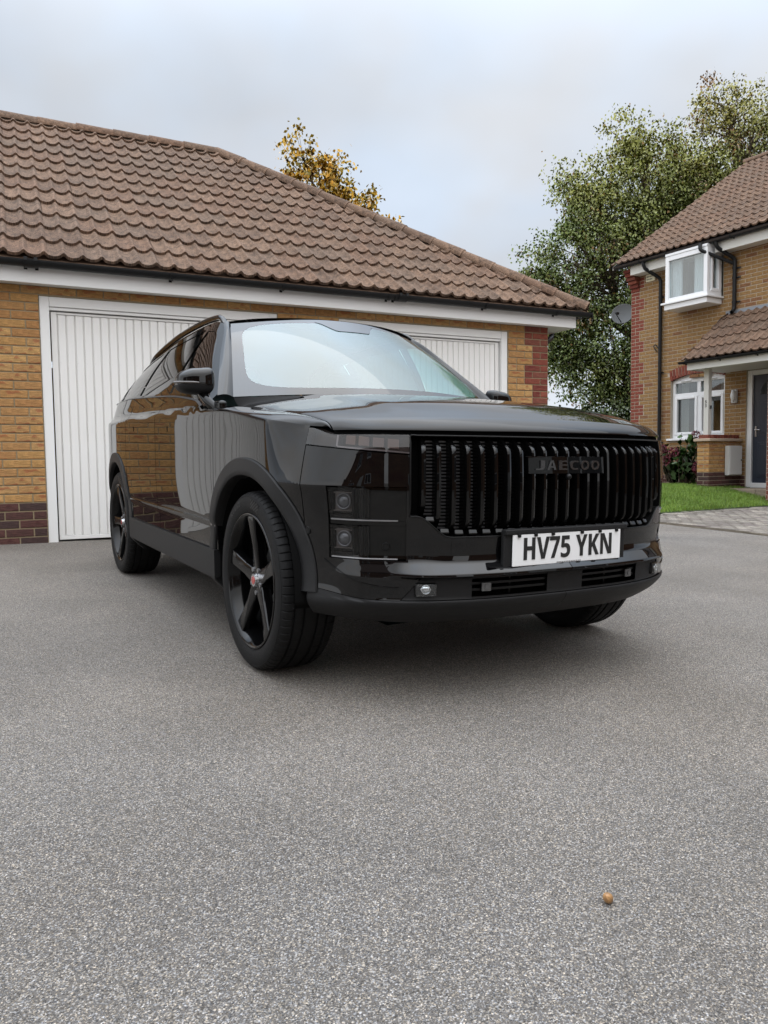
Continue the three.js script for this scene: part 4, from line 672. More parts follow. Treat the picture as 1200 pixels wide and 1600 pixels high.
      const put = (name, g, m) => { const o = part(name, g, m, lamp); o.position.copy(c); o.quaternion.copy(q); return o; };
      put('lamp_ring', new THREE.TorusGeometry(0.026, 0.004, 8, 28), steel);
      put('lamp_reflector', merge([box(0.076, 0.07, 0.01, 0, 0, -0.018, 0.004), box(0.07, 0.003, 0.02, 0, 0.03, -0.006), box(0.07, 0.003, 0.02, 0, -0.032, -0.006)]), std({ color: rgb(0.30, 0.27, 0.25), roughness: 0.3, metalness: 0.8 }));
      put('projector_lens', new THREE.SphereGeometry(0.024, 20, 14, 0, 6.2832, 0, Math.PI / 2).rotateX(Math.PI / 2).scale(1, 1, 0.7).translate(0, 0, -0.008), phys({ color: rgb(0.25, 0.26, 0.27), roughness: 0.03, metalness: 0.35, clearcoat: 1 }));
      part('lamp_lens', skin(0.757, uP1 - 0.004, ya, yb, 20, 6, s, -0.004), lensSmoke, pod);
      part('lamp_strip', skin(0.66, 0.905, ya - 0.0025, ya + 0.0015, 20, 2, s, u => -0.001 - 0.003 * sstep(0.8, 0.66, u), 0.01), steel, pod);
    }
    // day lamp below the bonnet edge
    const d0 = ug + 0.004, d1 = 1.03, dl = part('day_lamp', merge([skin(d0, d1, u => yD(u), u => lerp(0.936, 0.960, sstep(0.90, 1.02, u)), 40, 6, s, -0.04)]), std({ color: rgb(0.02, 0.014, 0.012), roughness: 0.3 }), car);
    part('day_lamp_lens', skin(d0, d1, u => yD(u), u => lerp(0.936, 0.960, sstep(0.90, 1.02, u)), 44, 6, s, 0.0005, 0.02), phys({ color: rgb(0.55, 0.52, 0.52), roughness: 0.01, transmission: 1, thickness: 0, ior: 1.7 }), dl);
    part('lamp_divider', merge([skin(0.885, 0.893, u => yD(u) + 0.004, u => 0.934, 2, 5, s, -0.006, 0.03), skin(d0, 0.885, u => yD(u) + 0.001, u => yD(u) + 0.006, 20, 2, s, -0.004, 0.02)]), steel, dl);
    for (let i = 0; i < 4; i++) part('light_module', skin(0.66 + i * 0.053, 0.70 + i * 0.053, u => yD(u) + 0.014, u => yD(u) + 0.045, 4, 3, s, -0.022, 0.012), std({ color: rgb(0.20, 0.15, 0.13), roughness: 0.3, metalness: 0.5 }), dl);
    // lower grille band and lip
    const uE = y => 0.60 + 0.9 * (y - 0.379) * -1.0 + 0.05;
    const low = [skin(0.40, y => uE(y) - 0.003, 0.379, 0.4545, 24, 6, s, -0.004), skin(0.085, 0.40, 0.379, 0.386, 20, 2, s, -0.004), skin(0.085, 0.40, 0.449, 0.4545, 20, 2, s, -0.004)];
    const lo = part('lower_grille', merge(low), matte, car);
    part('grille_recess', skin(0.083, 0.402, 0.379, 0.4545, 20, 4, s, -0.07), dark, lo);
    for (const y of [0.409, 0.431]) part('grille_fin', skin(0.086, 0.399, y - 0.004, y + 0.004, 16, 2, s, -0.012, 0.04), satin, lo);
    part('fin_post', skin(0.23, 0.236, 0.387, 0.448, 2, 3, s, -0.03, 0.03), satin, lo);
    const lipTop = u => lerp(0.377, 0.405, sstep(0.7, 1.05, u)), lipLow = u => lerp(0.285, 0.305, sstep(0.6, 1.05, u)), uL = uX(0.430);
    part('bumper_cheek', merge([skin(y => uE(y), 1.0, u => lipTop(u) + 0.002, 0.4555, 40, 8, s), skin(1.0, uL, u => lipTop(u) + 0.002, 0.505, 8, 8, s)]), paint, car);
    part('bumper_lip', merge([skin(0.001, uL, lipLow, lipTop, 70, 12, s), sheet((a, q) => body(s * lerp(0.001, uL, a), lipLow(lerp(0.001, uL, a)), -0.25 * q), 60, 1, s > 0), sheet((a, q) => body(s * uL, lerp(lipLow(uL), 0.5, a), -0.2 * q), 6, 1, s > 0)]), matte, car);
    // fog lamp, sensors, tow cover
    const un = 0.565, fc = body(s * un, 0.416, 0.0), fn = nrm(un), fq = new THREE.Quaternion().setFromUnitVectors(V(0, 0, 1), V(fn.x, 0, s * fn.z));
    const fog = part('fog_lamp', merge([box(0.076, 0.046, 0.02, 0, 0, -0.006, 0.008)]), satin, car); fog.position.copy(fc); fog.quaternion.copy(fq);
    part('fog_bulb', merge([new THREE.SphereGeometry(0.013, 14, 10).scale(1.5, 1, 0.6).translate(0, 0.002, 0.004), new THREE.TorusGeometry(0.015, 0.002, 6, 20).translate(0, 0.002, 0.007)]), chrome, fog);
    part('fog_lens', box(0.07, 0.04, 0.004, 0, 0, 0.013, 0.0015), lensClear, fog);
    for (const [u, y, dd] of [[0.70, 0.560, -0.006], [1.01, 0.60, 0.001]]) { const c = body(s * u, y, dd), n = nrm(u), o = part('parking_sensor', merge([new THREE.CylinderGeometry(0.011, 0.011, 0.006, 18).rotateX(Math.PI / 2), new THREE.TorusGeometry(0.0125, 0.0014, 6, 20)]), satin, car); o.position.copy(c); o.quaternion.setFromUnitVectors(V(0, 0, 1), V(n.x, 0, s * n.z)); }
    const ts = body(s * 0.345, 0.418, -0.004), so = part('parking_sensor', merge([box(0.036, 0.03, 0.008, 0, 0, 0, 0.003), new THREE.CylinderGeometry(0.008, 0.008, 0.006, 16).rotateX(Math.PI / 2).translate(0, 0, 0.004)]), std({ color: rgb(0.10, 0.10, 0.10), roughness: 0.4 }), car); so.position.copy(ts); so.quaternion.setFromUnitVectors(V(0, 0, 1), V(nrm(0.345).x, 0, s * nrm(0.345).z));
  }
  part('lower_grille_block', merge(sides.map(s => skin(0.0, 0.085, 0.379, 0.4545, 6, 6, s, -0.004))), matte, car);
  for (const s of sides) part('bumper_edge', skin(0.655, 0.935, u => lerp(0.421, 0.505, Math.pow(clamp((u - 0.655) / 0.28), 2.2)) - 0.003, u => lerp(0.421, 0.505, Math.pow(clamp((u - 0.655) / 0.28), 2.2)) + 0.003, 30, 2, s, 0.004, 0.008), gloss, car);
  part('tow_cover', skin(0.42, 0.475, 0.53, 0.585, 4, 4, 1, 0.0012, 0.004), paint, car);

  // ---- grille: tray, mesh, bars, badge
  const tray = part('grille', merge([...sides.map(s => skin(0.001, ug + 0.002, u => yG0(Math.min(u, 0.6)) - 0.004, yG1 + 0.018, 40, 10, s, -0.075)), ...sides.map(s => sheet((a, q) => body(s * lerp(0.001, ug, a), yG0(Math.min(0.6, lerp(0.001, ug, a))), -0.077 * q), 40, 1, s > 0)), ...sides.map(s => sheet((a, q) => body(s * (ug + 0.001), lerp(0.66, yG1 + 0.015, a), -0.077 * q), 8, 1, s > 0)), ...sides.map(s => sheet((a, q) => body(s * lerp(0.001, ug, a), yG1 + 0.016, -0.077 * q), 40, 1, s < 0))]), dark, car);
  const surround = []; // thin bright edge round the opening
  for (const s of sides) { const pts = []; for (let i = 0; i <= 30; i++) { const u = 0.001 + (ug - 0.001) * i / 30; pts.push(body(s * u, yG0(Math.min(u, 0.6)), 0.001)); } for (let i = 1; i <= 10; i++) pts.push(body(s * ug, lerp(0.664, yG1, i / 10), 0.001)); for (let i = 1; i <= 30; i++) pts.push(body(s * ug * (1 - i / 30), yG1, 0.001)); surround.push(tube(pts, 0.0028, 160, 6)); }
  part('grille_surround', merge(surround), satin, tray);
  const gap = 0.0523, slots = [];
  for (let i = -11; i <= 11; i++) {
    const u = i * gap + 0.001, w = Math.abs(u), lo = yG0(Math.min(w, 0.6)) + 0.004, hi = yG1 - 0.002, hasBadge = w < 0.17;
    const bar = (ya, yb) => {
      const nn = 26, cs = [[-0.0105, -0.07], [-0.0105, -0.014], [-0.007, -0.003], [0.0, 0.0], [0.007, -0.003], [0.0105, -0.014], [0.0105, -0.07]], P = [], I = [];
      for (let k = 0; k <= nn; k++) {
        const y = lerp(ya, yb, k / nn), e = Math.pow(sstep(hi, hi - 0.05, y), 0.5) * Math.pow(sstep(lo - 0.004, lo + 0.055, y), 0.6), d = lerp(-0.05, 0.006, e), n = nrm(w), sgn = u < 0 ? -1 : 1, n3 = V(n.x, 0, sgn * n.z), t3 = V(-n3.z, 0, n3.x), c = body(u, y, 0);
        for (const [a, b] of cs) { const p = c.clone().addScaledVector(t3, a).addScaledVector(n3, Math.max(-0.074, d + b)); P.push(p.x, p.y, p.z); }
      }
      const m = cs.length; for (let k = 0; k < nn; k++) for (let j = 0; j + 1 < m; j++) { const a = k * m + j; I.push(a, a + m, a + 1, a + 1, a + m, a + m + 1); }
      const g = new THREE.BufferGeometry(); g.setAttribute('position', new THREE.Float32BufferAttribute(P, 3)); g.setIndex(I); g.computeVertexNormals(); return toCreasedNormals(g, 0.7);
    };
    for (const g of hasBadge ? [bar(lo, 0.806), bar(0.868, hi)] : [bar(lo, hi)]) part('grille_bar', g, gloss, tray);
    if (i < 11) for (let k = 0; k < 26; k++) { const y = lerp(0.62, 0.915, k / 25); if (y < yG0(Math.min(0.6, Math.abs(u + gap / 2))) + 0.02) continue; slots.push(box(0.006, 0.0055, 0.030, 0, 0, 0).applyMatrix4(new THREE.Matrix4().compose(body(u + gap / 2, y, -0.055), new THREE.Quaternion().setFromUnitVectors(V(1, 0, 0), V(nrm(Math.abs(u + gap / 2)).x, 0, Math.sign(u + gap / 2) * nrm(Math.abs(u + gap / 2)).z)), V(1, 1, 1)))); }
    if (i < 11) { const uu = u + gap / 2, c = body(uu, yG0(Math.min(0.6, Math.abs(uu))) + 0.012, -0.02), o = part('grille_foot', box(0.034, 0.022, 0.026, 0, 0, 0, 0.006), gloss, tray); o.position.copy(c); o.quaternion.setFromUnitVectors(V(0, 0, 1), V(nrm(Math.abs(uu)).x, 0, Math.sign(uu) * nrm(Math.abs(uu)).z)); o.rotateX(-0.5); }
  }
  const mesh = part('grille_mesh', merge(slots), std({ color: rgb(0.05, 0.05, 0.052), roughness: 0.35 }), tray); mesh.userData.kind = 'stuff';
  const badge = part('badge', sheet((a, b) => body(lerp(-0.182, 0.182, a), lerp(0.807, 0.867, b), 0.004), 24, 2, true, 0.03), gloss, tray);
  'JAECOO'.split('').forEach((ch, i) => { const o = part('badge_letter', text(ch, 0.041, 0.034, 0.005), phys({ color: rgb(0.020, 0.020, 0.021), roughness: 0.22, clearcoat: 1 }), badge); const u = (2.5 - i) * 0.053, c = body(u, 0.837, 0.0035), n = nrm(Math.abs(u)); o.position.copy(c); o.quaternion.setFromUnitVectors(V(0, 0, 1), V(n.x, 0, Math.sign(u) * n.z)); });
  part('front_camera', new THREE.SphereGeometry(0.011, 14, 10).translate(0, 0, 0).applyMatrix4(new THREE.Matrix4().makeTranslation(body(0.001, 0.795, 0.006))), satin, tray);

  // ---- number plate
  const hold = part('plate_holder', merge([box(0.02, 0.150, 0.585, 0.806, 0.531, 0, 0.006), box(0.03, 0.02, 0.585, 0.812, 0.606, 0, 0.005)]), matte, car);
  const plate = part('number_plate', box(0.006, 0.111, 0.520, 0.822, 0.541, 0, 0.0025), std({ color: rgb(0.80, 0.80, 0.80), roughness: 0.35 }), car);
  part('plate_lettering', text('HV75 YKN', 0.425, 0.079, 0.0015, 0.006).rotateY(Math.PI / 2).translate(0.8252, 0.545, 0), std({ color: rgb(0.012, 0.012, 0.012), roughness: 0.5 }), plate);
  part('plate_maker_line', merge(Array.from({ length: 14 }, (_, i) => box(0.001, 0.004, 0.006, 0.8254, 0.4905, -0.055 + i * 0.0085))), std({ color: rgb(0.25, 0.25, 0.25), roughness: 0.6 }), plate);
  for (const z of [-0.235, -0.15, -0.06, 0.08, 0.16, 0.235]) part('plate_clip', box(0.01, 0.012, 0.012, 0.827, 0.5935, z, 0.002), satin, hold);

  // ---- bonnet, wings, cowl
  const uH = 0.915, yF = 0.952;
  const hoodEdge = spline([[-0.6, 0.735], [-0.29, 0.752], [-0.09, 0.772], [0.07, 0.782], [0.30, 0.800], [0.41, 0.802], [0.56, 0.790]]);
  const hoodMid = spline([[0, 0.982], [0.06, 1.002], [0.15, 1.030], [0.28, 1.060], [0.45, 1.084], [0.7, 1.114], [1.08, 1.146]]), hoodSide = spline([[0, 0.972], [0.06, 0.990], [0.12, 1.002], [0.22, 1.017], [0.45, 1.039], [0.61, 1.052], [0.81, 1.074], [1.1, 1.088]]);
  const hood = (a, b) => { // a across -1..1, b from the front edge (0) to the windscreen (1)
    const sa = a < 0 ? -1 : 1, f = body(a * uH, yF, -0.002), w = Math.abs(a), re = V(-0.28 - 0.30 * w * w, 0, sa * 0.738 * w), x = lerp(f.x, re.x, b);
    const z = lerp(f.z, lerp(sa * w * hoodEdge(x), re.z, b), Math.pow(b, 0.7)), d = f.x - x;
    let y = lerp(hoodMid(d), hoodSide(d), w * w * w);
    y += 0.007 * (sstep(0.72, 0.60, w)) * sstep(0.02, 0.25, b);
    const t = clamp(d / 0.055), fil = Math.sqrt(1 - (1 - t) * (1 - t)), sd = clamp((1 - w) / 0.05), fs = Math.sqrt(1 - (1 - sd) * (1 - sd));
    return V(x, lerp(yF, y, fil) - 0.006 * (1 - fs) * sstep(0, 0.08, b), z);
  };
  part('bonnet', sheet((a, b) => hood(lerp(-1, 1, a), b < 0.35 ? 0.16 * b / 0.35 * (0.35 + 0.65 * b / 0.35) : lerp(0.16, 1, (b - 0.35) / 0.65)), 90, 60, true, 0.02), paint, car);
  part('bonnet_gap', merge(sides.map(s => skin(0.001, 0.92, 0.936, 0.953, 50, 2, s, -0.02))), dark, car);
  for (const s of sides) {
    // wing top between bonnet and crease
    const top = sheet((a, b) => { const A = hood(s, a * 0.995); A.z += s * 0.005; const x = A.x, u = Math.max(0.93, uX(Math.min(x, 0.52))), B = body(s * u, yCrease(x)), c = V(lerp(A.x, B.x, 0.6), Math.max(A.y, B.y) + 0.006, lerp(A.z, B.z, 0.72)), t = b; return V(0, 0, 0).addScaledVector(A, (1 - t) * (1 - t)).addScaledVector(c, 2 * t * (1 - t)).addScaledVector(B, t * t); }, 60, 14, s > 0, 0);
    const wing = part('front_wing', merge([top, skin(y => uX(0.408), y => uX(-0.397), u => archY(xOf(u), 0.462) > 0 ? Math.max(0.40, archY(xOf(u), 0.462)) : 0.435, u => yCrease(xOf(u)), 90, 22, s, 0, 0)]), paint, car);
    // doors, quarter, each with turned-in edges
    const fd = part('front_door', skin(y => uX(-0.403), y => uX(-1.45 - 0.02 * (y - 0.8)), 0.436, u => doorTop(xOf(u)), 60, 26, s, 0, 0.02), paint, car);
    const rd = part('rear_door', skin(y => uX(-1.456 - 0.02 * (y - 0.8)), y => uX(-2.28 + 0.10 * sstep(0.75, 0.45, y)), u => Math.max(0.436, archY(xOf(u), 0.462)), u => doorTop(xOf(u)), 60, 26, s, 0, 0.02), paint, car);
    part('rear_quarter', skin(y => uX(-2.286 + 0.10 * sstep(0.75, 0.45, y)), UM, u => Math.max(0.436, archY(xOf(u), 0.462)), u => doorTop(xOf(u)), 110, 26, s, 0, 0), paint, car);
    part('rear_bumper', skin(y => uX(-3.08), UM, u => Math.max(0.28, archY(xOf(u), 0.43)), 0.56, 60, 10, s, 0.012, 0.02), matte, car);
    // lower door trim and sill
    part('door_trim', merge([skin(uX(-0.47), uX(-1.449), 0.536, 0.562, 30, 3, s, u => 0.008, 0.012), skin(uX(-1.457), uX(-2.2), 0.536, 0.562, 26, 3, s, 0.008, 0.012)]), gloss, car);
    part('trim_tip', skin(uX(-0.405), uX(-0.468), 0.541, 0.549, 4, 2, s, 0.010, 0.01), chrome, car);
    part('sill', merge([skin(uX(-0.42), uX(-2.25), 0.305, 0.434, 60, 10, s, 0.014, 0.03)]), matte, car);
    // wheel arch trims
    AC.forEach(([cx, cy], wi) => {
      const rr = [[0.492, -0.012], [0.4915, 0.004], [0.488, 0.008], [0.455, 0.010], [0.430, 0.010], [0.423, 0.006], [0.421, -0.004], [0.421, -0.06]], t0 = wi ? -0.28 : 0.06, t1 = Math.PI + (wi ? 0.30 : 0.28);
      const g = sheet((a, b) => { const t = lerp(t0, t1, a), k = Math.min(rr.length - 1.001, b * (rr.length - 1)), i = Math.floor(k), f = k - i, R = lerp(rr[i][0], rr[i + 1][0], f), o = lerp(rr[i][1], rr[i + 1][1], f), c = Math.cos(t), q = Math.sin(t), sq = q > 0 ? Math.pow(Math.pow(Math.abs(c), 2.12) + Math.pow(Math.abs(q), 2.12), -1 / 2.12) : 1, x = cx + R * c * sq, y = cy + R * q * sq; const p = body(s * uX(x), Math.max(0.2, y), o); return p; }, 80, 14, s < 0);
      part('arch_trim', toCreasedNormals(g, 0.6), matte, car);
    });
    for (const [x, y] of [[-1.28, 0.985], [-2.12, 1.0]]) { const h = part('door_handle', skin(uX(x + 0.10), uX(x - 0.10), y - 0.014, y + 0.014, 14, 4, s, 0.0025, 0.008), paint, x > -2 ? fd : rd); }
  }

  // ---- greenhouse
  const yR = spline([[-3.36, 1.205], [-3.16, 1.240], [-3.05, 1.32], [-2.93, 1.425], [-2.80, 1.50], [-2.4, 1.562], [-2.0, 1.588], [-1.6, 1.597], [-1.4, 1.593], [-1.25, 1.572], [-0.92, 1.345], [-0.61, 1.125]]);
  const zR = spline([[-3.36, 0.76], [-3.15, 0.73], [-3.05, 0.70], [-2.8, 0.645], [-2.4, 0.622], [-1.6, 0.614], [-1.25, 0.618], [-0.92, 0.735], [-0.61, 0.848]]);
  const gh = (x, t, s, k = 0) => { const yb = doorTop(x), zb = sideZ(x, yb) - 0.010, y = lerp(yb, Math.max(yb + 0.004, yR(x)), t), z = lerp(zb, zR(x), t) + 0.018 * Math.sin(Math.PI * t) * sstep(-0.6, -1.3, x); return V(x, y, s * (z + k)); };
  const yRoof = spline([[-3.05, 1.44], [-2.8, 1.545], [-2.4, 1.602], [-1.9, 1.632], [-1.4, 1.630], [-1.008, 1.602]]);
  const tTop = x => clamp(1 - 0.052 / Math.max(0.01, yR(x) - doorTop(x)), 0.0, 1);
  const ws = (a, b) => { const w = a * a; return V(lerp(-0.335 - 0.285 * w, -1.005 - 0.21 * w, b), lerp(1.150 - 0.022 * w, 1.600 - 0.030 * w, b) + 0.020 * Math.sin(Math.PI * b), a * lerp(0.768, 0.580, b)); };
  const frit = 0.035;
  const rim2 = (t, k) => { const c = Math.cos(t), q = Math.sin(t), o = Math.max(Math.abs(c), Math.abs(q)), e = Math.pow(Math.pow(Math.abs(c), 7) + Math.pow(Math.abs(q), 7), 1 / 7), ax = 0.925, bx2 = 0.865; return [lerp(c / e * ax, c / o, k), lerp(q / e * bx2 - 0.005, q / o, k)]; };
  const wsP = (x, y) => ws(x, y * 0.5 + 0.5);
  const screen = part('windscreen', sheet((a, b) => { const [x, y] = rim2(a * 6.283185, 0); return wsP(x * b, y * b); }, 120, 14, true), screenGlass, car);
  part('screen_border', sheet((a, b) => { const [x, y] = rim2(a * 6.283185, b); return wsP(x, y); }, 160, 4, true), phys({ color: rgb(0.004, 0.004, 0.004), roughness: 0.02, ior: 1.7 }), screen);
  part('roof', sheet((a, b) => { const c = lerp(-1, 1, a), w = Math.abs(c), x = lerp(-1.008 - 0.235 * c * c, -3.05, b), yc = yRoof(x), e = yR(Math.min(x, -1.25)); return V(x, e + (yc - e) * (1 - Math.pow(w, 2.4)), c * zR(Math.min(x, -1.25))); }, 40, 50, true), paint, car);
  part('tailgate', sheet((a, b) => { const c = lerp(-1, 1, a), A = V(-3.05, lerp(1.44, 1.32, c * c), c * zR(-3.05)), B = body(c * -1 > 0 ? -1e-3 : 1e-3, 1.16), w = UM - Math.abs(c) * 0.95, Bq = body((c < 0 ? -1 : 1) * w, doorTop(-3.4)); return A.lerp(Bq, b); }, 20, 8, true), privacy, car);
  for (const s of sides) {
    const strip = (f, nu, nv) => sheet(f, nu, nv, s < 0);
    // pillars and frames in gloss black
    const X0 = -0.63, X1 = -3.17;
    part('window_frame', merge([
      strip((a, b) => { const x = lerp(X0, X1, a); return gh(x, lerp(tTop(x), 1, b), s); }, 80, 3),
      strip((a, b) => { const x = lerp(X0 - 0.02, X1, a); return gh(x, lerp(0, Math.min(0.05, tTop(x)), b), s, 0.002); }, 60, 2),
      strip((a, b) => { const t = lerp(0.0, 1, b), x = lerp(-1.385, -1.475, a) - 0.03 * (1 - t); return gh(x, t * tTop(x), s, 0.002); }, 4, 10),
      strip((a, b) => { const t = lerp(0.0, 1, b), x = lerp(-2.20, -2.30, a) - 0.02 * (1 - t); return gh(x, t * tTop(x), s, 0.002); }, 4, 10),
      strip((a, b) => { const t = lerp(0.0, 1, b), x = lerp(-2.90, X1, a); return gh(x, t * tTop(x), s, 0.002); }, 8, 10),
      strip((a, b) => { const x = lerp(-0.63, -0.80, a); return gh(x, lerp(0, tTop(x), b), s, 0.001); }, 8, 6), // sail panel by the mirror
      sheet((a, b) => { const A = ws(s * 1, b), x = lerp(-0.62, -1.25, b), B = gh(x, 1, s); return A.lerp(B, a).add(V(0.008 * Math.sin(Math.PI * a), 0.008 * Math.sin(Math.PI * a), 0)); }, 6, 24, s > 0), // A pillar
    ]), gloss, car);
    part('side_window', strip((a, b) => { const t = lerp(0.03, 1, b), x = lerp(-0.80, -1.39, a); return gh(x, t * tTop(x), s, -0.004); }, 24, 12), sideGlass, car);
    part('side_window', strip((a, b) => { const t = lerp(0.03, 1, b), x = lerp(-1.475, -2.21, a); return gh(x, t * tTop(x), s, -0.004); }, 24, 12), privacy, car);
    part('side_window', strip((a, b) => { const t = lerp(0.03, 1, b), x = lerp(-2.30, -2.905, a); return gh(x, t * tTop(x), s, -0.004); }, 24, 12), privacy, car);
    part('belt_trim', strip((a, b) => { const x = lerp(-0.66, -3.3, a); return gh(x, 0, s, lerp(0.0, 0.012, b)).add(V(0, lerp(0.010, 0.002, b), 0)); }, 60, 2), satin, car);
    // roof rail
    const rail = []; for (let i = 0; i <= 16; i++) { const x = lerp(-1.22, -2.86, i / 16), e = Math.pow(Math.sin(Math.PI * clamp(i / 16, 0.0, 1)), 0.3); rail.push(V(x, yR(x) + 0.004 + 0.030 * e, s * (zR(x) - 0.018))); }
    const rc = new THREE.CatmullRomCurve3(rail), rs = new THREE.Shape([[-0.016, -0.014], [0.016, -0.014], [0.014, 0.008], [0.008, 0.014], [-0.008, 0.014], [-0.014, 0.008]].map(p => new THREE.Vector2(p[0], p[1])));
    part('roof_rail', sheet((a, b) => { const p = rc.getPointAt(a), t = b * 6.28318, w = Math.min(1, Math.min(a, 1 - a) * 22 + 0.15); return V(p.x, p.y + Math.sin(t) * 0.018 * w, p.z + Math.cos(t) * 0.017); }, 60, 12, s < 0), gloss, car);
    // door mirror
    const mc = s > 0 ? V(-0.61, 1.190, 0.955) : V(-0.75, 1.180, -0.90), mir = new THREE.SphereGeometry(1, 36, 24);
    const shape = (g, f) => { const p = g.attributes.position; for (let i = 0; i < p.count; i++) { const v = f(V(p.getX(i), p.getY(i), p.getZ(i))); p.setXYZ(i, v.x, v.y, v.z); } g.computeVertexNormals(); return g; };
    const hs = v => { const sq = c => Math.sign(c) * Math.pow(Math.abs(c), 0.62), x = v.x > 0 ? sq(v.x) * 0.075 : sq(v.x) * 0.04, zz = sq(v.z) * 0.084; return V(mc.x + x - 0.18 * (zz * 1) * (1) * 0.6, mc.y + sq(v.y) * 0.058 * (1 - 0.24 * v.z) - 0.008 * v.z, mc.z + s * zz); };
    const mh = part('door_mirror', shape(mir.clone(), v => hs(v)), paint, car);
    if (s < 0) { mh.geometry.scale(1, 1, 1); const ix = mh.geometry.index.array; for (let i = 0; i < ix.length; i += 3) { const t = ix[i]; ix[i] = ix[i + 1]; ix[i + 1] = t; } mh.geometry.computeVertexNormals(); }
    part('mirror_arm', merge([tube([V(-0.50, 1.060, s * 0.885), V(-0.53, 1.090, s * 0.91), V(-0.57, 1.125, s * 0.925), V(-0.60, 1.15, s * 0.93)], 0.022, 16, 10), box(0.15, 0.05, 0.04, -0.50, 1.072, s * 0.880, 0.015)]), gloss, mh);
    part('mirror_base', shape(new THREE.SphereGeometry(1, 28, 18), v => { const q = hs(v).sub(mc).multiplyScalar(0.99).add(mc); if (q.y > mc.y - 0.018) q.y = mc.y - 0.018; q.y -= 0.004; return q.add(V(0.003, 0, s * 0.003)); }), matte, mh);
    part('mirror_indicator', tube([V(mc.x + 0.06, mc.y - 0.012, mc.z - s * 0.03), V(mc.x + 0.074, mc.y - 0.012, mc.z + s * 0.03), V(mc.x + 0.04, mc.y - 0.011, mc.z + s * 0.075), V(mc.x - 0.0, mc.y - 0.010, mc.z + s * 0.091)], 0.006, 24, 8), phys({ color: rgb(0.06, 0.05, 0.045), roughness: 0.15, clearcoat: 1 }), mh);
  }
  part('cowl', sheet((a, b) => { const c = lerp(-1, 1, a), A = hood(c, 1), B = ws(c, 0.0); return A.lerp(B, b).add(V(0, -0.012 * Math.sin(Math.PI * b) - 0.004, 0)); }, 40, 6, true), matte, car);

  // ---- cabin
  const trim = std({ color: rgb(0.03, 0.03, 0.032), roughness: 0.8 }), seatMat = std({ color: rgb(0.025, 0.025, 0.027), roughness: 0.7 });
  part('dashboard', sheet((a, b) => { const c = lerp(-1, 1, a), t = b, x = lerp(-0.50 - 0.18 * c * c, -0.98, Math.pow(t, 0.8)); return V(x, 1.085 + 0.012 * Math.sin(t * 3) - 0.22 * sstep(0.82, 1, t), c * 0.74); }, 30, 16, true), trim, car);
  part('cabin_floor', merge([sheet((a, b) => V(lerp(-0.5, -3.3, a), 0.45, lerp(-0.8, 0.8, b)), 2, 2, true), sheet((a, b) => V(-3.2, lerp(0.45, 1.1, b), lerp(-0.75, 0.75, a)), 2, 2, true)]), trim, car);
  part('roof_lining', sheet((a, b) => { const c = lerp(-1, 1, a), x = lerp(-1.26, -3.0, b); return V(x, yR(Math.min(x, -1.26)) - 0.012 + 0.02 * (1 - c * c), c * (zR(x) - 0.02)); }, 12, 20, false), std({ color: rgb(0.25, 0.25, 0.25), roughness: 1 }), car);
  const wheel3 = part('steering_wheel', merge([new THREE.TorusGeometry(0.18, 0.015, 10, 40), box(0.30, 0.03, 0.02, 0, 0, 0, 0.008), box(0.10, 0.10, 0.05, 0, -0.01, 0, 0.02), box(0.03, 0.15, 0.02, 0, -0.09, 0, 0.008)]), trim, car); wheel3.position.set(-1.06, 1.045, 0.36); wheel3.rotation.set(0, Math.PI / 2, 0); wheel3.rotateX(-0.4);
  for (const z of [0.37, -0.37]) { const st = part('front_seat', merge([box(0.16, 0.62, 0.48, -1.66, 0.90, z, 0.06).applyMatrix4(new THREE.Matrix4().makeTranslation(0, 0, 0)), box(0.5, 0.18, 0.5, -1.4, 0.60, z, 0.06)]), seatMat, car); part('headrest', box(0.10, 0.17, 0.27, -1.72, 1.30, z, 0.045), seatMat, st); }
  part('rear_seat', merge([box(0.16, 0.62, 1.25, -2.45, 0.92, 0, 0.06)]), seatMat, car);
  const mm = ws(0, 0.80); part('interior_mirror', merge([box(0.05, 0.075, 0.23, mm.x - 0.10, mm.y - 0.03, 0, 0.02)]), satin, car);
  part('sensor_housing', sheet((a, b) => { const c = lerp(-0.30, 0.30, a), t = lerp(0.80 + 0.14 * sstep(0.14, 0.30, Math.abs(c)), 0.965, b); return ws(c, t).add(V(0.0015, 0.002, 0)); }, 24, 8, true), phys({ color: rgb(0.004, 0.004, 0.004), roughness: 0.02, ior: 1.7 }), screen);

  // ---- wheels
  const RT = 0.359, prof = [[0.268, -0.098], [0.272, -0.107], [0.282, -0.113], [0.302, -0.1175], [0.322, -0.117], [0.340, -0.112], [0.350, -0.103], [0.3555, -0.092], [0.3575, -0.080], [0.358, -0.072], [0.350, -0.069], [0.350, -0.063], [0.3585, -0.060], [0.359, -0.045], [0.359, -0.034], [0.350, -0.031], [0.350, -0.024], [0.359, -0.021], [0.359, 0.0]];
  const full = [...prof.map(p => [p[0], -p[1]]), ...prof.slice(0, -1).reverse().map(p => [p[0], p[1]])]; // outer side (+z) first
  const tyreG = (() => {
    const seg = 576, P = [], I = [], U = [], n = full.length;
    for (let i = 0; i <= seg; i++) { const a = i / seg * 2 * Math.PI, m = i % 8; for (let k = 0; k < n; k++) { const z = full[k][1], az = Math.abs(z); let R = full[k][0]; const sh = az > 0.06 && az < 0.108 && R > 0.345, rib = az <= 0.06 && az > 0.03 && R > 0.355; if (sh && m === 0) R -= 0.0042; if (rib && (i % 12 === 0)) R -= 0.002; P.push(Math.cos(a) * R, Math.sin(a) * R, z); U.push(i / seg * 20, k / n * 4); } }
    for (let i = 0; i < seg; i++) for (let k = 0; k + 1 < n; k++) { const a = i * n + k, b = a + n; I.push(a, a + 1, b, b, a + 1, b + 1); }
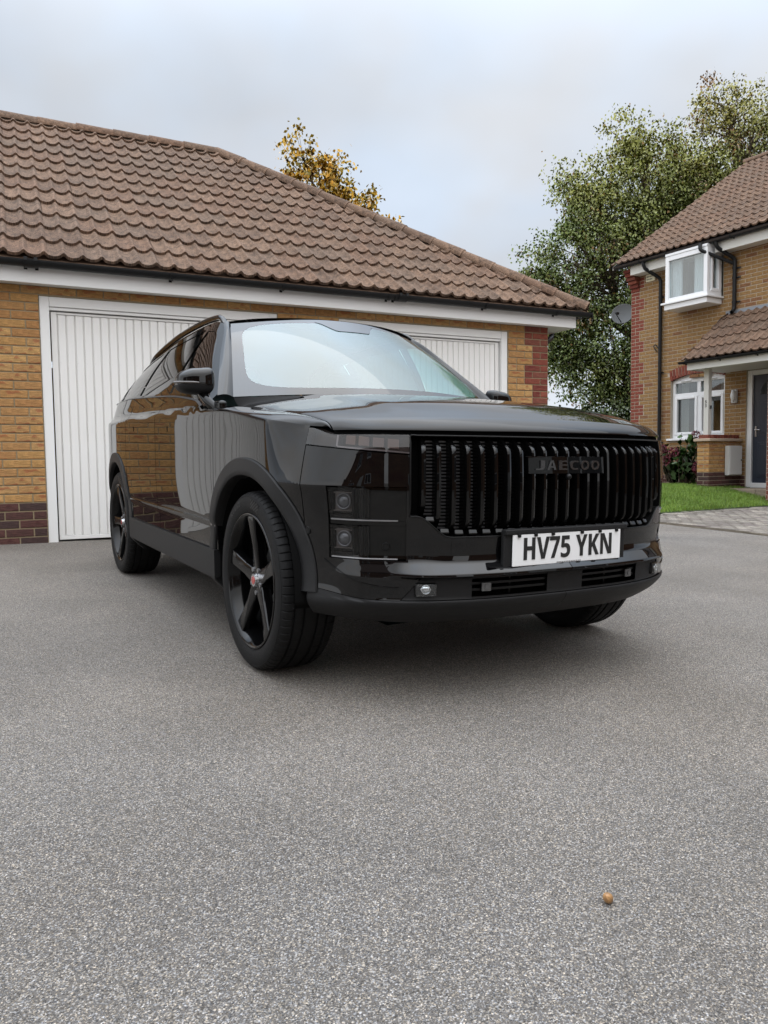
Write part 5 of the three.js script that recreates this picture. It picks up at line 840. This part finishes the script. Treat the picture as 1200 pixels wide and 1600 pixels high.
    const g = new THREE.BufferGeometry(); g.setAttribute('position', new THREE.Float32BufferAttribute(P, 3)); g.setAttribute('uv', new THREE.Float32BufferAttribute(U, 2)); g.setIndex(I); g.computeVertexNormals();
    return toCreasedNormals(g, 0.6);
  })();
  { const nn = tyreG.attributes.normal, pp = tyreG.attributes.position; let s = 0; for (let i = 0; i < 600; i++) s += nn.getX(i) * pp.getX(i) + nn.getY(i) * pp.getY(i); if (s < 0) { for (let i = 0; i < pp.count; i += 3) for (const at of [pp, nn, tyreG.attributes.uv]) { const w = at.itemSize, t = Array.from(at.array.slice(i * w, i * w + w)); for (let q = 0; q < w; q++) at.array[i * w + q] = at.array[(i + 1) * w + q]; for (let q = 0; q < w; q++) at.array[(i + 1) * w + q] = t[q]; } for (let i = 0; i < nn.array.length; i++) nn.array[i] *= -1; } }
  const rubber = phys({ color: rgb(0.008, 0.008, 0.0083), roughness: 0.6, specularIntensity: 0.35, bumpMap: grain, bumpScale: 0.0006 });
  const rimMat = phys({ color: rgb(0.0025, 0.0025, 0.0027), roughness: 0.12, specularIntensity: 0.6 });
  const barrel = new THREE.LatheGeometry([[0.272, 0.106], [0.272, 0.112], [0.266, 0.114], [0.259, 0.108], [0.254, 0.098], [0.247, 0.085], [0.239, 0.06], [0.232, 0.0], [0.235, -0.09], [0.265, -0.105]].map(p => new THREE.Vector2(p[0], p[1])), 72).rotateX(Math.PI / 2);
  const spoke = (() => {
    const s = new THREE.Shape([[0.03, -0.026], [0.075, -0.025], [0.12, -0.021], [0.20, -0.023], [0.256, -0.029], [0.256, 0.029], [0.20, 0.023], [0.12, 0.021], [0.075, 0.025], [0.03, 0.026]].map(p => new THREE.Vector2(p[0], p[1])));
    const g = new THREE.ExtrudeGeometry(s, { depth: 0.028, bevelEnabled: true, bevelSize: 0.006, bevelThickness: 0.007, bevelSegments: 3, curveSegments: 4 }), p = g.attributes.position;
    for (let i = 0; i < p.count; i++) { const r = Math.hypot(p.getX(i), p.getY(i)); p.setZ(i, p.getZ(i) + 0.048 + 0.020 * Math.pow(clamp((r - 0.05) / 0.21), 1.3)); }
    g.computeVertexNormals(); return toCreasedNormals(g, 0.5);
  })();
  const letter = ch => text(ch, 0.017, 0.017, 0.0015);
  const wheelThing = (x, s, k) => {
    const w = part('wheel', tyreG, rubber, car); w.position.set(x - 0.012, RT, s * 0.800); if (s < 0) w.rotation.y = Math.PI;
    part('rim', barrel, rimMat, w);
    for (let i = 0; i < 5; i++) { const o = part('spoke', spoke, rimMat, w); o.rotation.z = Math.PI / 2 + 0.05 + k * 0.5 + i * 2 * Math.PI / 5; }
    part('hub', merge([new THREE.CylinderGeometry(0.060, 0.072, 0.05, 30).rotateX(Math.PI / 2).translate(0, 0, 0.055)]), rimMat, w);
    for (let i = 0; i < 5; i++) { const a = Math.PI / 2 + 0.05 + k * 0.5 + (i + 0.5) * 2 * Math.PI / 5; part('wheel_bolt', new THREE.CylinderGeometry(0.0095, 0.0105, 0.014, 8).rotateX(Math.PI / 2).translate(Math.cos(a) * 0.05, Math.sin(a) * 0.05, 0.080), steel, w); }
    const cap = part('centre_cap', new THREE.CylinderGeometry(0.025, 0.028, 0.014, 28).rotateX(Math.PI / 2).translate(0, 0, 0.088), std({ color: rgb(0.55, 0.55, 0.56), roughness: 0.25, metalness: 0.9 }), w);
    part('cap_emblem', merge([new THREE.CylinderGeometry(0.016, 0.016, 0.006, 24).rotateX(Math.PI / 2).translate(0, 0, 0.0935)]), phys({ color: rgb(0.42, 0.02, 0.015), roughness: 0.2, clearcoat: 1 }), w);
    part('brake_disc', new THREE.CylinderGeometry(0.165, 0.165, 0.02, 40).rotateX(Math.PI / 2).translate(0, 0, -0.03), std({ color: rgb(0.10, 0.10, 0.10), roughness: 0.4, metalness: 0.8 }), w);
    part('brake_shield', new THREE.CylinderGeometry(0.218, 0.218, 0.01, 40).rotateX(Math.PI / 2).translate(0, 0, -0.07), dark, w);
    if (s > 0) {
      const ls = []; 'KUMHO'.split('').forEach((ch, i) => { const a = 2.22 - i * 0.082, g = letter(ch); g.rotateZ(a - Math.PI / 2); g.translate(Math.cos(a) * 0.313, Math.sin(a) * 0.313, 0.1168); ls.push(g); });
      part('tyre_lettering', merge(ls), std({ color: rgb(0.006, 0.006, 0.006), roughness: 0.5 }), w);
      const ck = []; for (let i = 0; i < 9; i++) for (let j = 0; j < 5; j++) if ((i + j) % 2 === 0) { const a = 1.45 - i * 0.03, R = 0.297 + j * 0.0075; ck.push(box(0.0085, 0.0068, 0.0015, 0, 0, 0).rotateZ(a - Math.PI / 2).translate(Math.cos(a) * R, Math.sin(a) * R, 0.1172)); }
      part('tyre_checks', merge(ck), std({ color: rgb(0.005, 0.005, 0.005), roughness: 0.45 }), w);
      part('sidewall_rib', new THREE.TorusGeometry(0.338, 0.0016, 6, 120).translate(0, 0, 0.1125), rubber, w);
    }
    return w;
  };
  wheelThing(0, 1, 0); wheelThing(0, -1, 0.3); wheelThing(-2.672, 1, 0.55); wheelThing(-2.672, -1, 0.1);
}

// ---------------------------------------------------------------- acorn on the drive
{
  const a = thing('acorn', 'small brown acorn lying alone on the grey tarmac', 'acorn'); a.position.set(0.43, gy(0.43, -1.43) + 0.012, -1.43); a.rotation.set(0.5, 0.3, 0.55);
  const pts = []; for (let i = 0; i <= 16; i++) { const t = i / 16, y = lerp(-0.0145, 0.0155, t); pts.push(new THREE.Vector2(Math.max(0.0002, 0.0098 * Math.pow(Math.max(0, Math.sin(Math.PI * Math.pow(t, 0.92))), 0.55)), y)); }
  const t = dataTex(128, (() => { const n = tileable(128, 12, 301), m = tileable(128, 60, 302); return (i, j) => { const v = 0.75 + 0.3 * (n(i, (j * 0.2) | 0) - 0.5) + 0.15 * (m(i, j) - 0.5); return [v, v * 0.92, v * 0.8]; }; })());
  part('nut', new THREE.LatheGeometry(pts, 24), phys({ map: t, color: rgb(0.62, 0.40, 0.21), roughness: 0.45, clearcoat: 0.3, clearcoatRoughness: 0.3 }), a);
  part('nut_scar', new THREE.SphereGeometry(0.0056, 14, 8).scale(1, 0.35, 1).translate(0, -0.0138, 0), std({ color: rgb(0.42, 0.30, 0.18), roughness: 0.9 }), a);
}
// ---------------------------------------------------------------- houses across the close, seen only as reflections in the car
for (const [x, z, turn, w, label] of [[10.5, 1.5, -Math.PI / 2 - 0.15, 13, 'long brown brick house on the right side of the close'], [3.9, 13.5, Math.PI + 0.06, 13, 'brown brick house across the close with white framed windows'], [-8.6, 13.6, Math.PI - 0.2, 10.5, 'brown brick house across the close beside its white framed neighbour']]) {
  const h = thing('opposite_house', label, 'house', 'houses across the close'); h.position.set(x, gy(x, z) - 0.05, z); h.rotation.y = turn;
  part('wall', bx(-w / 2, w / 2, -0.3, 4.9, -6, 0), std({ map: brickTex[0].map, color: rgb(0.24, 0.12, 0.06), roughness: 0.95 }), h);
  part('roof', (() => { const s = new THREE.Shape([[-0.45, 4.9], [3, 7.4], [6.45, 4.9]].map(p => new THREE.Vector2(p[0], p[1]))), g = new THREE.ExtrudeGeometry(s, { depth: w + 0.5, bevelEnabled: false }); g.rotateY(Math.PI / 2); g.translate(-w / 2 - 0.25, 0, 0.0); return g; })(), std({ map: tileTex, color: rgb(0.17, 0.11, 0.09), roughness: 0.95 }), h);
  for (const [a, y] of [[-2.6, 0.9], [1.4, 0.9], [-2.6, 3.3], [1.4, 3.3]]) { const f = part('window', merge([bx(a, a + 0.08, y, y + 1.2, 0.01, 0.06), bx(a + 1.32, a + 1.4, y, y + 1.2, 0.01, 0.06), bx(a + 0.081, a + 1.319, y, y + 0.08, 0.01, 0.06), bx(a + 0.081, a + 1.319, y + 1.12, y + 1.2, 0.01, 0.06), bx(a + 0.66, a + 0.74, y + 0.081, y + 1.119, 0.01, 0.06)]), upvc, h); part('pane', bx(a + 0.05, a + 1.35, y + 0.05, y + 1.15, 0.012, 0.02), phys({ color: rgb(0.02, 0.02, 0.025), roughness: 0.05, clearcoat: 1 }), f); }
  part('door', bx(-0.5, 0.45, 0, 2.1, 0.01, 0.06), std({ color: rgb(0.6, 0.6, 0.58), roughness: 0.5 }), h);
}

renderer.render(scene, camera);
